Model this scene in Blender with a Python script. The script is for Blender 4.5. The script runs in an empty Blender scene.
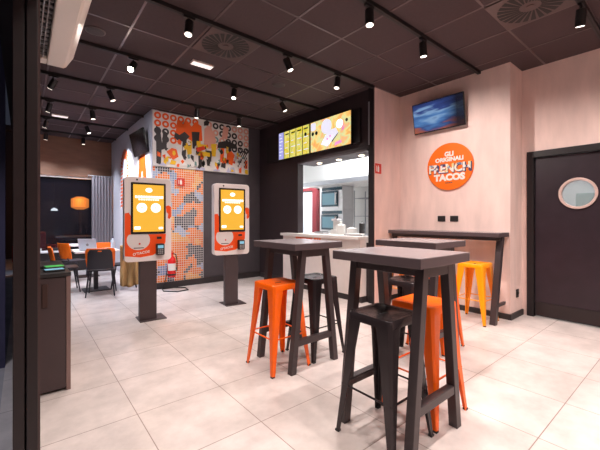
import bpy, bmesh, math, random
from mathutils import Vector, Matrix
random.seed(7)
C = bpy.context.scene.collection
PI = math.pi
HC = 3.40          # ceiling height
EYE = 1.33

# ------------------------------------------------------------------ materials
MATS = {}
def node(nt, t, **kw):
    n = nt.nodes.new(t)
    for k, v in kw.items(): setattr(n, k, v)
    return n
def mat(name, col, rough=.5, metal=0.0, noise=0.0, scale=(8, 8, 8), spec=.5, emit=None, estr=0, bump=0.0, bscale=60, coat=0):
    m = bpy.data.materials.new(name); m.use_nodes = True
    nt = m.node_tree; b = nt.nodes['Principled BSDF']
    b.inputs['Roughness'].default_value = rough
    b.inputs['Metallic'].default_value = metal
    b.inputs['Specular IOR Level'].default_value = spec
    b.inputs['Coat Weight'].default_value = coat
    c4 = (col[0], col[1], col[2], 1)
    tc = node(nt, 'ShaderNodeTexCoord')
    if noise > 0:
        mp = node(nt, 'ShaderNodeMapping'); mp.inputs['Scale'].default_value = scale
        nz = node(nt, 'ShaderNodeTexNoise'); nz.inputs['Scale'].default_value = 1; nz.inputs['Detail'].default_value = 5
        rp = node(nt, 'ShaderNodeMapRange'); rp.inputs['From Min'].default_value = .25; rp.inputs['From Max'].default_value = .75
        rp.inputs['To Min'].default_value = 1 - noise; rp.inputs['To Max'].default_value = 1 + noise
        mx = node(nt, 'ShaderNodeVectorMath', operation='SCALE'); mx.inputs[0].default_value = col
        nt.links.new(tc.outputs['Object'], mp.inputs['Vector']); nt.links.new(mp.outputs[0], nz.inputs['Vector'])
        nt.links.new(nz.outputs['Fac'], rp.inputs['Value']); nt.links.new(rp.outputs[0], mx.inputs['Scale'])
        nt.links.new(mx.outputs[0], b.inputs['Base Color'])
    else:
        b.inputs['Base Color'].default_value = c4
    if bump > 0:
        nz2 = node(nt, 'ShaderNodeTexNoise'); nz2.inputs['Scale'].default_value = bscale
        bp = node(nt, 'ShaderNodeBump'); bp.inputs['Strength'].default_value = bump; bp.inputs['Distance'].default_value = .01
        nt.links.new(tc.outputs['Object'], nz2.inputs['Vector']); nt.links.new(nz2.outputs['Fac'], bp.inputs['Height'])
        nt.links.new(bp.outputs[0], b.inputs['Normal'])
    if emit:
        b.inputs['Emission Color'].default_value = (*emit, 1); b.inputs['Emission Strength'].default_value = estr
    MATS[name] = m
    return m
def emis_ramp(name, stops, strength, scale=(3, 3, 3), detail=3, dist=0.0):
    """a lit screen: colours picked by noise over the object's coordinates"""
    m = bpy.data.materials.new(name); m.use_nodes = True; nt = m.node_tree
    b = nt.nodes['Principled BSDF']; b.inputs['Base Color'].default_value = (.02, .02, .02, 1); b.inputs['Roughness'].default_value = .2
    tc = node(nt, 'ShaderNodeTexCoord'); mp = node(nt, 'ShaderNodeMapping'); mp.inputs['Scale'].default_value = scale
    nz = node(nt, 'ShaderNodeTexNoise'); nz.inputs['Scale'].default_value = 1; nz.inputs['Detail'].default_value = detail
    nz.inputs['Distortion'].default_value = dist
    cr = node(nt, 'ShaderNodeValToRGB')
    el = cr.color_ramp.elements
    el[0].position, el[0].color = stops[0][0], (*stops[0][1], 1)
    el[1].position, el[1].color = stops[-1][0], (*stops[-1][1], 1)
    for p, c in stops[1:-1]:
        e = el.new(p); e.color = (*c, 1)
    nt.links.new(tc.outputs['Object'], mp.inputs[0]); nt.links.new(mp.outputs[0], nz.inputs['Vector'])
    nt.links.new(nz.outputs['Fac'], cr.inputs[0]); nt.links.new(cr.outputs[0], b.inputs['Emission Color'])
    b.inputs['Emission Strength'].default_value = strength
    MATS[name] = m
    return m
def grid_mat(name, size, off, c1, c2, mortar, msize, rough, noise=.12, ns=(1.6, 1.6, 1.6), plane='xy', bumpd=0.0):
    m = bpy.data.materials.new(name); m.use_nodes = True; nt = m.node_tree
    b = nt.nodes['Principled BSDF']; b.inputs['Roughness'].default_value = rough
    tc = node(nt, 'ShaderNodeTexCoord'); mp = node(nt, 'ShaderNodeMapping'); mp.inputs['Location'].default_value = (-off[0] + 20 * size, -off[1] + 20 * size, 0)
    if plane == 'xz': mp.inputs['Rotation'].default_value = (-PI / 2, 0, 0)
    br = node(nt, 'ShaderNodeTexBrick'); br.offset = 0; br.squash = 1
    br.inputs['Scale'].default_value = 1; br.inputs['Brick Width'].default_value = size; br.inputs['Row Height'].default_value = size
    br.inputs['Mortar Size'].default_value = msize; br.inputs['Mortar Smooth'].default_value = .2
    br.inputs['Color1'].default_value = (*c1, 1); br.inputs['Color2'].default_value = (*c2, 1); br.inputs['Mortar'].default_value = (*mortar, 1)
    nz = node(nt, 'ShaderNodeTexNoise'); nz.inputs['Scale'].default_value = 1; nz.inputs['Detail'].default_value = 9; nz.inputs['Roughness'].default_value = .65
    mp2 = node(nt, 'ShaderNodeMapping'); mp2.inputs['Scale'].default_value = ns
    rp = node(nt, 'ShaderNodeMapRange'); rp.inputs['From Min'].default_value = .3; rp.inputs['From Max'].default_value = .7
    rp.inputs['To Min'].default_value = 1 - noise; rp.inputs['To Max'].default_value = 1 + noise
    mx = node(nt, 'ShaderNodeVectorMath', operation='SCALE')
    L = nt.links.new
    L(tc.outputs['Object'], mp.inputs[0]); L(mp.outputs[0], br.inputs['Vector']); L(tc.outputs['Object'], mp2.inputs[0]); L(mp2.outputs[0], nz.inputs['Vector'])
    L(nz.outputs['Fac'], rp.inputs['Value']); L(br.outputs['Color'], mx.inputs[0]); L(rp.outputs[0], mx.inputs['Scale']); L(mx.outputs[0], b.inputs['Base Color'])
    MATS[name] = m
    return m
def mosaic_mat(name):
    """small square tiles on white grout, colour patches of orange, pale blue, cream and charcoal"""
    m = bpy.data.materials.new(name); m.use_nodes = True; nt = m.node_tree
    b = nt.nodes['Principled BSDF']; b.inputs['Roughness'].default_value = .35
    L = nt.links.new
    tc = node(nt, 'ShaderNodeTexCoord')
    sn = node(nt, 'ShaderNodeVectorMath', operation='SNAP'); sn.inputs[1].default_value = (.045, .045, .045)
    ds = node(nt, 'ShaderNodeTexNoise'); ds.inputs['Scale'].default_value = 2.2
    ad = node(nt, 'ShaderNodeVectorMath', operation='MULTIPLY_ADD'); ad.inputs[1].default_value = (.5, 0, .5)
    vo = node(nt, 'ShaderNodeTexVoronoi'); vo.inputs['Scale'].default_value = 6.0
    sx = node(nt, 'ShaderNodeSeparateColor')
    cr = node(nt, 'ShaderNodeValToRGB'); cr.color_ramp.interpolation = 'CONSTANT'
    el = cr.color_ramp.elements
    el[0].position, el[0].color = 0, (.80, .13, .004, 1)
    el[1].position, el[1].color = .84, (.04, .04, .055, 1)
    for p, c in ((.10, (.85, .21, .012)), (.30, (.84, .38, .07)), (.38, (.22, .31, .52)), (.50, (.07, .07, .09)), (.58, (.84, .20, .01)), (.74, (.34, .42, .60)), (.93, (.78, .20, .02))):
        e = el.new(p); e.color = (*c, 1)
    mp = node(nt, 'ShaderNodeMapping'); mp.inputs['Rotation'].default_value = (-PI / 2, 0, 0); mp.inputs['Location'].default_value = (.9, .9, 0)
    br = node(nt, 'ShaderNodeTexBrick'); br.offset = 0; br.inputs['Scale'].default_value = 1; br.inputs['Brick Width'].default_value = .045
    br.inputs['Row Height'].default_value = .045; br.inputs['Mortar Size'].default_value = .0040; br.inputs['Mortar Smooth'].default_value = .1
    mx = node(nt, 'ShaderNodeMix', data_type='RGBA'); mx.inputs['B'].default_value = (.80, .74, .72, 1)
    L(tc.outputs['Object'], sn.inputs[0]); L(sn.outputs[0], ds.inputs['Vector']); L(ds.outputs['Color'], ad.inputs[0]); L(sn.outputs[0], ad.inputs[2])
    L(ad.outputs[0], vo.inputs['Vector']); L(vo.outputs['Color'], sx.inputs[0]); L(sx.outputs[0], cr.inputs[0])
    L(tc.outputs['Object'], mp.inputs[0]); L(mp.outputs[0], br.inputs['Vector']); L(br.outputs['Fac'], mx.inputs['Factor'])
    L(cr.outputs[0], mx.inputs['A']); L(mx.outputs['Result'], b.inputs['Base Color'])
    MATS[name] = m
    return m
def glass_mat(name, col, alpha, rough=.03):
    m = bpy.data.materials.new(name); m.use_nodes = True; nt = m.node_tree
    out = nt.nodes['Material Output']; b = nt.nodes['Principled BSDF']
    b.inputs['Base Color'].default_value = (*col, 1); b.inputs['Roughness'].default_value = rough
    tr = node(nt, 'ShaderNodeBsdfTransparent'); tr.inputs['Color'].default_value = (.9, .92, .95, 1)
    mx = node(nt, 'ShaderNodeMixShader'); mx.inputs[0].default_value = alpha
    nt.links.new(tr.outputs[0], mx.inputs[1]); nt.links.new(b.outputs[0], mx.inputs[2]); nt.links.new(mx.outputs[0], out.inputs['Surface'])
    MATS[name] = m
    return m

M = MATS
grid_mat('floor_tiles', .605, (0, .055), (.63, .555, .535), (.575, .505, .48), (.27, .20, .18), .0032, .30, .19, (3.4, 3.4, 3.4))
mat('ceiling_tile', (.062, .037, .040), .8, noise=.10, scale=(30, 30, 30))
mat('ceiling_bar', (.15, .115, .115), .35, .5)
mat('pink_plaster', (.86, .655, .605), .6, noise=.13, scale=(6, 6, 1.6), bump=.05, bscale=30)
mat('white_wall', (.70, .68, .74), .6, noise=.03)
mat('dark_wall', (.034, .022, .026), .5, noise=.12, scale=(5, 5, 1.2))
mat('grey_wall', (.085, .072, .082), .5, noise=.08)
mat('brown_panel', (.25, .125, .075), .6, noise=.15, scale=(3, 3, 12))
mat('black_frame', (.012, .008, .010), .45)
mat('post_brown', (.018, .010, .011), .45, noise=.1)
mat('post_edge', (.07, .04, .038), .4)
mat('cabinet_brown', (.062, .038, .040), .42, noise=.08, scale=(4, 4, 4))
mat('handle_brown', (.05, .020, .015), .5)
mat('cabinet_edge', (.24, .15, .135), .5)
mat('door_brown', (.024, .013, .020), .42, noise=.25, scale=(5, 5, 5))
mat('beige_ring', (.62, .45, .41), .4)
mat('table_top', (.27, .235, .25), .26, noise=.07, scale=(9, 9, 9))
mat('table_edge', (.080, .056, .062), .45, noise=.06)
mat('table_leg', (.056, .042, .045), .40, .2, noise=.05)
mat('stool_black', (.036, .027, .030), .26, .35)
mat('stool_orange', (1.0, .135, .0), .34, .0)
mat('stool_amber', (1.0, .33, .0), .34, .0)
mat('rubber', (.02, .018, .018), .7)
mat('track_black', (.014, .011, .012), .5)
mat('lamp_black', (.012, .010, .011), .4)
mat('lamp_glow', (1, .9, .8), .4, emit=(1, .88, .78), estr=3.5)
mat('lamp_flare', (1, .9, .8), .4, emit=(1, .88, .76), estr=60)
mat('down_glow', (1, .9, .8), .4, emit=(1, .80, .55), estr=12)
mat('light_bar', (.9, .85, .8), .4, emit=(1, .88, .84), estr=.9)
mat('white_plastic', (.78, .72, .68), .4)
mat('unit_cream', (.90, .82, .75), .35)
mat('grille_black', (.02, .017, .018), .5)
mat('kiosk_grey', (.88, .80, .79), .4)
mat('kiosk_circle', (.80, .73, .72), .4)
mat('kiosk_orange', (.95, .085, .004), .4)
mat('screen_bezel', (.015, .013, .014), .25)
mat('kiosk_display', (.02, .02, .02), .3, emit=(1.0, .50, .035), estr=.95)
mat('display_white', (.9, .9, .9), .3, emit=(1, .92, .85), estr=1.1)
mat('post_grey', (.058, .038, .041), .45, noise=.06)
mat('print_white', (.88, .85, .82), .5)
mat('print_grey', (.35, .33, .34), .5)
mat('art_orange', (.92, .115, .004), .5); mat('art_red', (.72, .04, .01), .5); mat('art_black', (.03, .022, .026), .5); mat('art_pink', (.83, .40, .32), .5)
mat('art_yellow', (.90, .54, .01), .5); mat('art_white', (.84, .80, .79), .5); mat('art_teal', (.20, .36, .36), .5); mat('art_lilac', (.55, .55, .74), .5)
mat('panel_white', (.82, .77, .75), .45)
mosaic_mat('mosaic')
mat('sign_orange', (.98, .17, .004), .5)
mat('sign_dark', (.07, .06, .12), .5); mat('sign_red', (.70, .05, .03), .5)
mat('cabinet_green', (.34, .46, .44), .5)
mat('stainless', (.78, .78, .80), .38, .35, noise=.05)
mat('steel_dull', (.45, .46, .49), .4, .7)
mat('kitchen_white', (.86, .86, .84), .5)
mat('oven_glass', (.03, .07, .10), .08)
mat('oven_blue', (.10, .16, .20), .3, emit=(.10, .28, .36), estr=.5)
mat('red_paint', (.20, .010, .018), .4)
mat('extinguisher_red', (.72, .018, .02), .25, coat=.4)
mat('counter_front', (.78, .70, .67), .4, noise=.04)
mat('counter_top', (.80, .76, .74), .3)
mat('plinth', (.035, .028, .030), .5)
mat('chair_black', (.024, .020, .027), .45)
mat('chair_orange', (.98, .17, .004), .5)
mat('wood_light', (.62, .40, .18), .5)
mat('white_top', (.78, .74, .74), .35)
mat('laptop_silver', (.80, .86, .96), .3, .1)
mat('brown_cloth', (.40, .23, .09), .75, noise=.35, scale=(14, 14, 3), bump=.3, bscale=30)
mat('bottle_plastic', (.62, .70, .80), .15)
mat('green_pad', (.05, .4, .08), .4, emit=(.10, .75, .14), estr=.35)
mat('blue_pad', (.1, .3, .4), .4, emit=(.35, .72, .95), estr=.45)
mat('red_fabric', (.40, .03, .025), .7)
mat('drape', (.26, .23, .25), .8, noise=.1, scale=(20, 20, 1))
mat('night_wall', (.030, .024, .036), .6)
mat('pavement', (.40, .37, .39), .7, noise=.15, scale=(4, 4, 4))
mat('reflected_orange', (.9, .4, .1), .5, emit=(1, .28, .04), estr=1.3)  # glow colour standing in for a reflection in the far window
mat('tiny_glow', (.9, .9, .9), .5, emit=(.85, .95, 1), estr=2)
mat('mid_grey', (.30, .32, .38), .6)
glass_mat('window_glass', (.02, .02, .03), .30)
glass_mat('port_glass', (.5, .6, .6), .25)
glass_mat('dark_glass', (.006, .006, .016), .93, .25)
emis_ramp('menu_columns', [(.30, (.55, .75, .08)), (.42, (.95, .72, .05)), (.52, (.98, .86, .25)), (.60, (.75, .80, .15)), (.72, (1, .45, .05))], .85, (7, 7, 7), 4)
emis_ramp('menu_promo', [(.28, (.95, .30, .20)), (.40, (1, .52, .12)), (.48, (.98, .75, .28)), (.55, (.75, .80, .40)), (.62, (1, .55, .20)), (.75, (.9, .25, .55))], 1.0, (5, 5, 5), 3, .6)
mat('menu_violet', (.1, .1, .2), .4, emit=(.45, .45, .9), estr=.9)
mat('menu_pale', (.4, .4, .4), .4, emit=(.80, .78, .95), estr=1.0)
mat('menu_pink', (.4, .2, .3), .4, emit=(.85, .25, .6), estr=.9)
mat('menu_black', (.01, .01, .01), .4)
mat('menu_hot', (.9, .9, .9), .4, emit=(1, 1, .95), estr=2.2)
def tv_mat():
    m = bpy.data.materials.new('tv_picture'); m.use_nodes = True; nt = m.node_tree; L = nt.links.new
    b = nt.nodes['Principled BSDF']; b.inputs['Base Color'].default_value = (.01, .01, .015, 1); b.inputs['Roughness'].default_value = .2
    tc = node(nt, 'ShaderNodeTexCoord')
    mp = node(nt, 'ShaderNodeMapping'); mp.inputs['Scale'].default_value = (1.3, 1, 6); mp.inputs['Rotation'].default_value = (0, .25, 0)
    nz = node(nt, 'ShaderNodeTexNoise'); nz.inputs['Scale'].default_value = 1.6; nz.inputs['Detail'].default_value = 2
    sp = node(nt, 'ShaderNodeSeparateXYZ')
    ad = node(nt, 'ShaderNodeMath', operation='MULTIPLY_ADD'); ad.inputs[1].default_value = .9; ad.inputs[2].default_value = .42
    mxn = node(nt, 'ShaderNodeMath', operation='MULTIPLY_ADD'); mxn.inputs[1].default_value = .55
    cr = node(nt, 'ShaderNodeValToRGB'); el = cr.color_ramp.elements
    el[0].position, el[0].color = .40, (.62, .16, .04, 1); el[1].position, el[1].color = 1.0, (.01, .012, .05, 1)
    for p, c in ((.54, (.40, .12, .10)), (.60, (.05, .10, .30)), (.68, (.10, .26, .60)), (.74, (.30, .50, .80)), (.80, (.04, .08, .30))):
        e = el.new(p); e.color = (*c, 1)
    fx = node(nt, 'ShaderNodeMapRange'); fx.inputs['From Min'].default_value = .10; fx.inputs['From Max'].default_value = .30
    fx.inputs['To Min'].default_value = .7; fx.inputs['To Max'].default_value = .05
    L(tc.outputs['Object'], mp.inputs[0]); L(mp.outputs[0], nz.inputs['Vector']); L(tc.outputs['Object'], sp.inputs[0])
    L(sp.outputs['Z'], ad.inputs[0]); L(nz.outputs['Fac'], mxn.inputs[0]); L(ad.outputs[0], mxn.inputs[2])
    L(mxn.outputs[0], cr.inputs[0]); L(cr.outputs[0], b.inputs['Emission Color']); L(sp.outputs['X'], fx.inputs['Value']); L(fx.outputs[0], b.inputs['Emission Strength'])
    MATS['tv_picture'] = m
tv_mat()
mat('tv_magenta', (.4, .05, .3), .4, emit=(.8, .12, .55), estr=.6)

# ------------------------------------------------------------------ mesh helpers
def BM(): return bmesh.new()
def box(bm, x0, x1, y0, y1, z0, z1, mtx=None):
    vs = [bm.verts.new((x, y, z)) for x in (x0, x1) for y in (y0, y1) for z in (z0, z1)]
    if mtx:
        for v in vs: v.co = mtx @ v.co
    for f in ((0, 1, 3, 2), (4, 6, 7, 5), (0, 4, 5, 1), (2, 3, 7, 6), (0, 2, 6, 4), (1, 5, 7, 3)):
        bm.faces.new([vs[i] for i in f])
    return bm
def loft(bm, rings, cap=True, close=False):
    R = [[bm.verts.new(p) for p in r] for r in rings]
    n = len(R[0])
    pairs = list(zip(R[:-1], R[1:])) + ([(R[-1], R[0])] if close else [])
    for a, b in pairs:
        for i in range(n):
            j = (i + 1) % n
            bm.faces.new((a[i], a[j], b[j], b[i]))
    if cap and not close:
        bm.faces.new(list(reversed(R[0]))); bm.faces.new(R[-1])
    return bm
def frame(d):
    d = d.normalized(); u = Vector((0, 0, 1)) if abs(d.z) < .95 else Vector((1, 0, 0))
    a = d.cross(u).normalized(); b = d.cross(a).normalized()
    return a, b
def cyl(bm, p0, p1, r0, r1=None, n=16):
    p0, p1 = Vector(p0), Vector(p1); r1 = r0 if r1 is None else r1
    a, b = frame(p1 - p0)
    rg = [[p + (a * math.cos(2 * PI * i / n) + b * math.sin(2 * PI * i / n)) * r for i in range(n)] for p, r in ((p0, r0), (p1, r1))]
    return loft(bm, rg)
def tube(bm, pts, r, n=8, closed=False):
    pts = [Vector(p) for p in pts]; rg = []
    for i, p in enumerate(pts):
        if closed: d = pts[(i + 1) % len(pts)] - pts[i - 1]
        else: d = pts[min(i + 1, len(pts) - 1)] - pts[max(i - 1, 0)]
        a, b = frame(d)
        rg.append([p + (a * math.cos(2 * PI * k / n) + b * math.sin(2 * PI * k / n)) * r for k in range(n)])
    return loft(bm, rg, close=closed)
def beam(bm, p0, p1, wx, wy):
    """square-section member cut level at both ends"""
    rg = [[(p[0] + sx * wx / 2, p[1] + sy * wy / 2, p[2]) for sx, sy in ((-1, -1), (1, -1), (1, 1), (-1, 1))] for p in (p0, p1)]
    return loft(bm, rg)
def lathe(bm, prof, cx=0, cy=0, n=24):
    rg = [[(cx + r * math.cos(2 * PI * i / n), cy + r * math.sin(2 * PI * i / n), z) for i in range(n)] for r, z in prof]
    return loft(bm, rg)
def poly(bm, pts, y0, y1):
    """outline in the x,z plane given a thickness along y"""
    return loft(bm, [[(x, y0, z) for x, z in pts], [(x, y1, z) for x, z in pts]])
def rrect(x0, x1, z0, z1, r, k=6):
    o = []
    for cx, cz, a0 in ((x1 - r, z1 - r, 0), (x0 + r, z1 - r, 90), (x0 + r, z0 + r, 180), (x1 - r, z0 + r, 270)):
        for i in range(k + 1):
            a = math.radians(a0 + 90 * i / k); o.append((cx + r * math.cos(a), cz + r * math.sin(a)))
    return o
def circ(cx, cz, r, n=28): return [(cx + r * math.cos(2 * PI * i / n), cz + r * math.sin(2 * PI * i / n)) for i in range(n)]
def annulus(bm, cx, cz, r0, r1, y0, y1, n=20, sx=1.0):
    rg = []
    for r, y in ((r0, y0), (r1, y0), (r1, y1), (r0, y1)):
        rg.append([(cx + sx * r * math.cos(2 * PI * i / n), y, cz + r * math.sin(2 * PI * i / n)) for i in range(n)])
    return loft(bm, rg, close=True)
def obj(name, bm, m, parent=None, bevel=0.0, smooth=False, seg=2):
    bmesh.ops.recalc_face_normals(bm, faces=bm.faces)
    me = bpy.data.meshes.new(name); bm.to_mesh(me); bm.free()
    o = bpy.data.objects.new(name, me); C.objects.link(o)
    me.materials.append(MATS[m])
    if smooth:
        for p in me.polygons: p.use_smooth = True
    if bevel > 0:
        b = o.modifiers.new('soft', 'BEVEL'); b.width = bevel; b.segments = seg; b.limit_method = 'ANGLE'; b.angle_limit = math.radians(40)
    if parent: o.parent = parent
    return o
def tag(o, label, cat, group=None, kind=None):
    o['label'] = label; o['category'] = cat
    if group: o['group'] = group
    if kind: o['kind'] = kind
    return o
def thing(name, label, cat, loc=(0, 0, 0), rotz=0, group=None):
    o = bpy.data.objects.new(name, None); C.objects.link(o); o.empty_display_size = .1
    o.location = loc; o.rotation_euler = (0, 0, rotz)
    return tag(o, label, cat, group)
def struct(name, bm, m, parent=None, bevel=0.0, label=None):
    o = obj(name, bm, m, parent, bevel)
    if parent is None: o['kind'] = 'structure'
    if label: o['label'] = label
    return o
def dup(root, loc, rotz, label, group=None):
    r = root.copy(); C.objects.link(r); r.location = loc; r.rotation_euler = (0, 0, rotz); r['label'] = label
    if group: r['group'] = group
    for ch in list(root.children):
        c = ch.copy(); C.objects.link(c); c.parent = r
        for g in list(ch.children):
            d = g.copy(); C.objects.link(d); d.parent = c
    return r
def text_bm(bm, s, size, cx, cz, y0, y1, sx=1.0, bold=0.0):
    cu = bpy.data.curves.new('lettering', 'FONT'); cu.body = s; cu.size = size; cu.align_x = 'CENTER'; cu.align_y = 'CENTER'
    cu.extrude = .5; cu.offset = bold; cu.resolution_u = 3
    o = bpy.data.objects.new('lettering', cu); C.objects.link(o)
    dg = bpy.context.evaluated_depsgraph_get()
    me = bpy.data.meshes.new_from_object(o.evaluated_get(dg))
    C.objects.unlink(o); bpy.data.objects.remove(o); bpy.data.curves.remove(cu)
    for v in me.vertices:
        x, y, z = v.co
        v.co = (cx + x * sx, (y0 if z > 0 else y1), cz + y)
    bm.from_mesh(me); bpy.data.meshes.remove(me)
    return bm
RX = -PI / 2       # things on walls that face -X: local x runs towards -Y, local y into the wall

# ------------------------------------------------------------------ the room
b = BM(); box(b, -.12, 7.1, -2.7, 10.5, -.1, 0); struct('floor', b, 'floor_tiles')
b = BM(); box(b, -.12, 7.1, -2.7, 10.5, HC, HC + .1); struct('ceiling', b, 'ceiling_tile')
b = BM()
for k in range(0, 8):
    x = .27 + .64 * k
    y1 = 10.39 if x < 1.85 else (6.6 if x < 4.2 else (3.33 if x < 4.9 else 1.6)); box(b, x - .011, x + .011, -2.6, y1, HC - .004, HC + .01)
for k in range(-6, 18):
    y = 1.395 + .643 * (k)
    if y < -2.6 or y > 10.3: continue
    x1 = 1.88 if y > 6.6 else (4.24 if y > 3.34 else (4.95 if y > 1.67 else 5.39)); box(b, -.1, x1, y - .011, y + .011, HC - .004, HC + .01)
struct('trim_1', b, 'ceiling_bar')
b = BM(); box(b, 4.96, 5.06, 1.665, 3.46, 0, HC); struct('wall_right', b, 'pink_plaster')
b = BM(); box(b, 5.06, 5.42, 1.665, 1.72, 0, HC); struct('wall_recess', b, 'pink_plaster')
b = BM(); box(b, 4.362, 4.97, 3.345, 3.46, 0, HC); box(b, 4.262, 4.97, 3.34, 3.38, 0, HC); struct('wall_return', b, 'pink_plaster')
b = BM()                                                   # the door wall, with the opening for the door
box(b, 5.40, 5.50, 1.60, 1.70, 0, HC); box(b, 5.40, 5.50, .54, 1.60, 2.24, HC); box(b, 5.40, 5.50, -2.7, .54, 0, HC)
struct('wall_door', b, 'pink_plaster')
b = BM(); box(b, -.12, 5.5, -2.8, -2.7, 0, HC); struct('wall_rear', b, 'pink_plaster')
b = BM()                                                   # kitchen wall: bulkhead, column, and the solid part left of the hatch
box(b, 4.26, 4.40, 3.43, 5.26, 2.46, HC); box(b, 4.26, 4.40, 5.24, 6.64, 0, HC); box(b, 4.26, 4.40, 3.43, 5.26, 0, .95)
struct('wall_kitchen', b, 'dark_wall')
b = BM(); box(b, 4.225, 4.262, 3.335, 3.43, 0, HC); box(b, 4.262, 4.36, 3.381, 3.43, 0, HC); struct('trim_2', b, 'black_frame', bevel=.004)
b = BM(); box(b, 2.0, 4.40, 6.665, 6.765, 0, HC); struct('wall_mural', b, 'grey_wall')
b = BM(); box(b, 1.88, 2.0, 6.665, 10.4, 0, HC); struct('wall_left', b, 'white_wall')
b = BM()                                                   # window wall: brown panel above the glass, dark parapet below, pier at the right
box(b, -.12, 1.9, 10.38, 10.5, 2.42, HC); box(b, -.12, 1.9, 10.40, 10.5, 0, .50)
struct('wall_window', b, 'brown_panel')
b = BM(); box(b, -.06, 1.875, 10.34, 10.40, .02, .49); struct('trim_3', b, 'grille_black')
b = BM(); box(b, -.12, -.04, 1.95, 10.4, 2.6, HC); box(b, -.12, -.04, -2.7, -.9, 0, HC); box(b, -.12, -.04, -.9, 1.95, 2.6, HC); struct('wall_front', b, 'dark_wall')
b = BM()
box(b, 4.94, 4.96, 1.66, 3.34, 0, .075); struct('baseboard_right', b, 'plinth')
b = BM(); box(b, 4.94, 5.40, 1.645, 1.665, 0, .075); struct('baseboard_recess', b, 'plinth')
b = BM(); box(b, 4.40, 4.94, 3.325, 3.345, 0, .075); struct('baseboard_return', b, 'plinth')
b = BM(); box(b, 1.88, 4.24, 6.62, 6.664, 0, .119); struct('baseboard_mural', b, 'plinth')
b = BM(); box(b, 4.24, 4.26, 5.56, 6.62, 0, .10); struct('baseboard_kitchen', b, 'plinth')

# facade post close to the camera
p = BM(); box(p, -.032, .008, 1.88, 1.95, 0, HC); box(p, .008, .0128, 1.90, 1.95, 0, HC); pr = struct('trim_4', p, 'post_brown', bevel=.003)
p = BM(); box(p, .013, .053, 1.87, 1.95, 0, HC); struct('outer_profile', p, 'post_brown', pr, bevel=.003)
p = BM(); box(p, .053, .061, 1.875, 1.95, 0, 3.399); struct('edge_strip', p, 'post_edge', pr)
# fixed glazing along the shop front, seen edge-on
w = thing('window_2', 'tall dark shop-front glazing', 'window', (0, 0, 0)); del w['label'], w['category']; w['kind'] = 'structure'
b = BM(); box(b, -.022, -.014, 1.98, 10.3, .1, 2.56); obj('pane', b, 'dark_glass', w)
b = BM(); box(b, -.035, -.002, 1.96, 10.30, .0, .10); box(b, -.035, -.002, 1.96, 10.30, 2.55, 2.6)
for y in (4.2, 6.4, 8.5): box(b, -.035, -.003, y, y + .05, .1, 2.55)
obj('frame', b, 'post_brown', w)

# far window
w = thing('window_1', '', '', (0, 0, 0)); del w['label'], w['category']; w['kind'] = 'structure'
b = BM(); box(b, -.02, 1.86, 10.44, 10.45, .56, 2.36); obj('pane', b, 'window_glass', w)
b = BM(); box(b, -.06, 1.88, 10.40, 10.48, 2.38, 2.42); box(b, -.06, -.02, 10.42, 10.47, .54, 2.38); obj('frame', b, 'white_plastic', w)
b = BM(); box(b, -.06, 1.88, 10.22, 10.50, .50, .545); obj('sill', b, 'white_top', w, bevel=.006)

# kitchen shell
b = BM(); box(b, 7.0, 7.1, -.3, 8.6, 0, HC); struct('wall_kitchen_back', b, 'kitchen_white')
b = BM(); box(b, 4.4, 7.1, 8.5, 8.6, 0, HC); struct('wall_kitchen_far', b, 'kitchen_white')
b = BM(); box(b, 5.5, 7.1, -.3, -.2, 0, HC); struct('wall_kitchen_near', b, 'kitchen_white')
b = BM(); box(b, 4.28, 4.42, 6.76, 8.6, 0, HC); struct('wall_kitchen_side', b, 'kitchen_white')
b = BM(); box(b, 5.06, 5.10, 1.72, 3.46, 0, HC); box(b, 5.06, 5.5, 1.72, 1.76, 0, HC); box(b, 4.36, 5.06, 3.461, 3.475, 0, HC); struct('trim_5', b, 'kitchen_white')

# kitchen door with a porthole
d = thing('door_1', '', '', (5.40, 1.07, 0), RX); del d['label'], d['category']; d['kind'] = 'structure'
def holed(bm, x0, x1, z0, z1, cx, cz, r, ya, yb, n=32):
    inner = circ(cx, cz, r, n); outer = []
    for x, z in inner:
        dx, dz = x - cx, z - cz
        t = min([(x1 - cx) / dx if dx > 1e-6 else ((x0 - cx) / dx if dx < -1e-6 else 1e9), (z1 - cz) / dz if dz > 1e-6 else ((z0 - cz) / dz if dz < -1e-6 else 1e9)])
        outer.append((cx + dx * t, cz + dz * t))
    for c in ((x0, z0), (x1, z0), (x0, z1), (x1, z1)):
        i = min(range(n), key=lambda q: (outer[q][0] - c[0]) ** 2 + (outer[q][1] - c[1]) ** 2); outer[i] = c
    rg = [[(x, ya, z) for x, z in inner], [(x, ya, z) for x, z in outer], [(x, yb, z) for x, z in outer], [(x, yb, z) for x, z in inner]]
    return loft(bm, rg, close=True)
b = BM(); holed(b, -.445, .445, .015, 2.16, .015, 1.655, .175, .02, .06); obj('leaf', b, 'door_brown', d)
b = BM(); box(b, -.53, -.45, -.03, .10, 0, 2.25); box(b, .45, .53, -.03, .10, 0, 2.25); box(b, -.45, .45, -.03, .10, 2.165, 2.25); obj('frame', b, 'black_frame', d, bevel=.004)
b = BM(); box(b, -.44, .44, .008, .02, .03, .20); obj('kick_plate', b, 'post_brown', d)
b = BM(); annulus(b, .015, 1.655, .168, .198, 0.0, .07, 40); obj('porthole_ring', b, 'beige_ring', d, bevel=.004)
b = BM(); poly(b, circ(.015, 1.655, .170, 36), .035, .042); obj('porthole_glass', b, 'port_glass', d)

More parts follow.
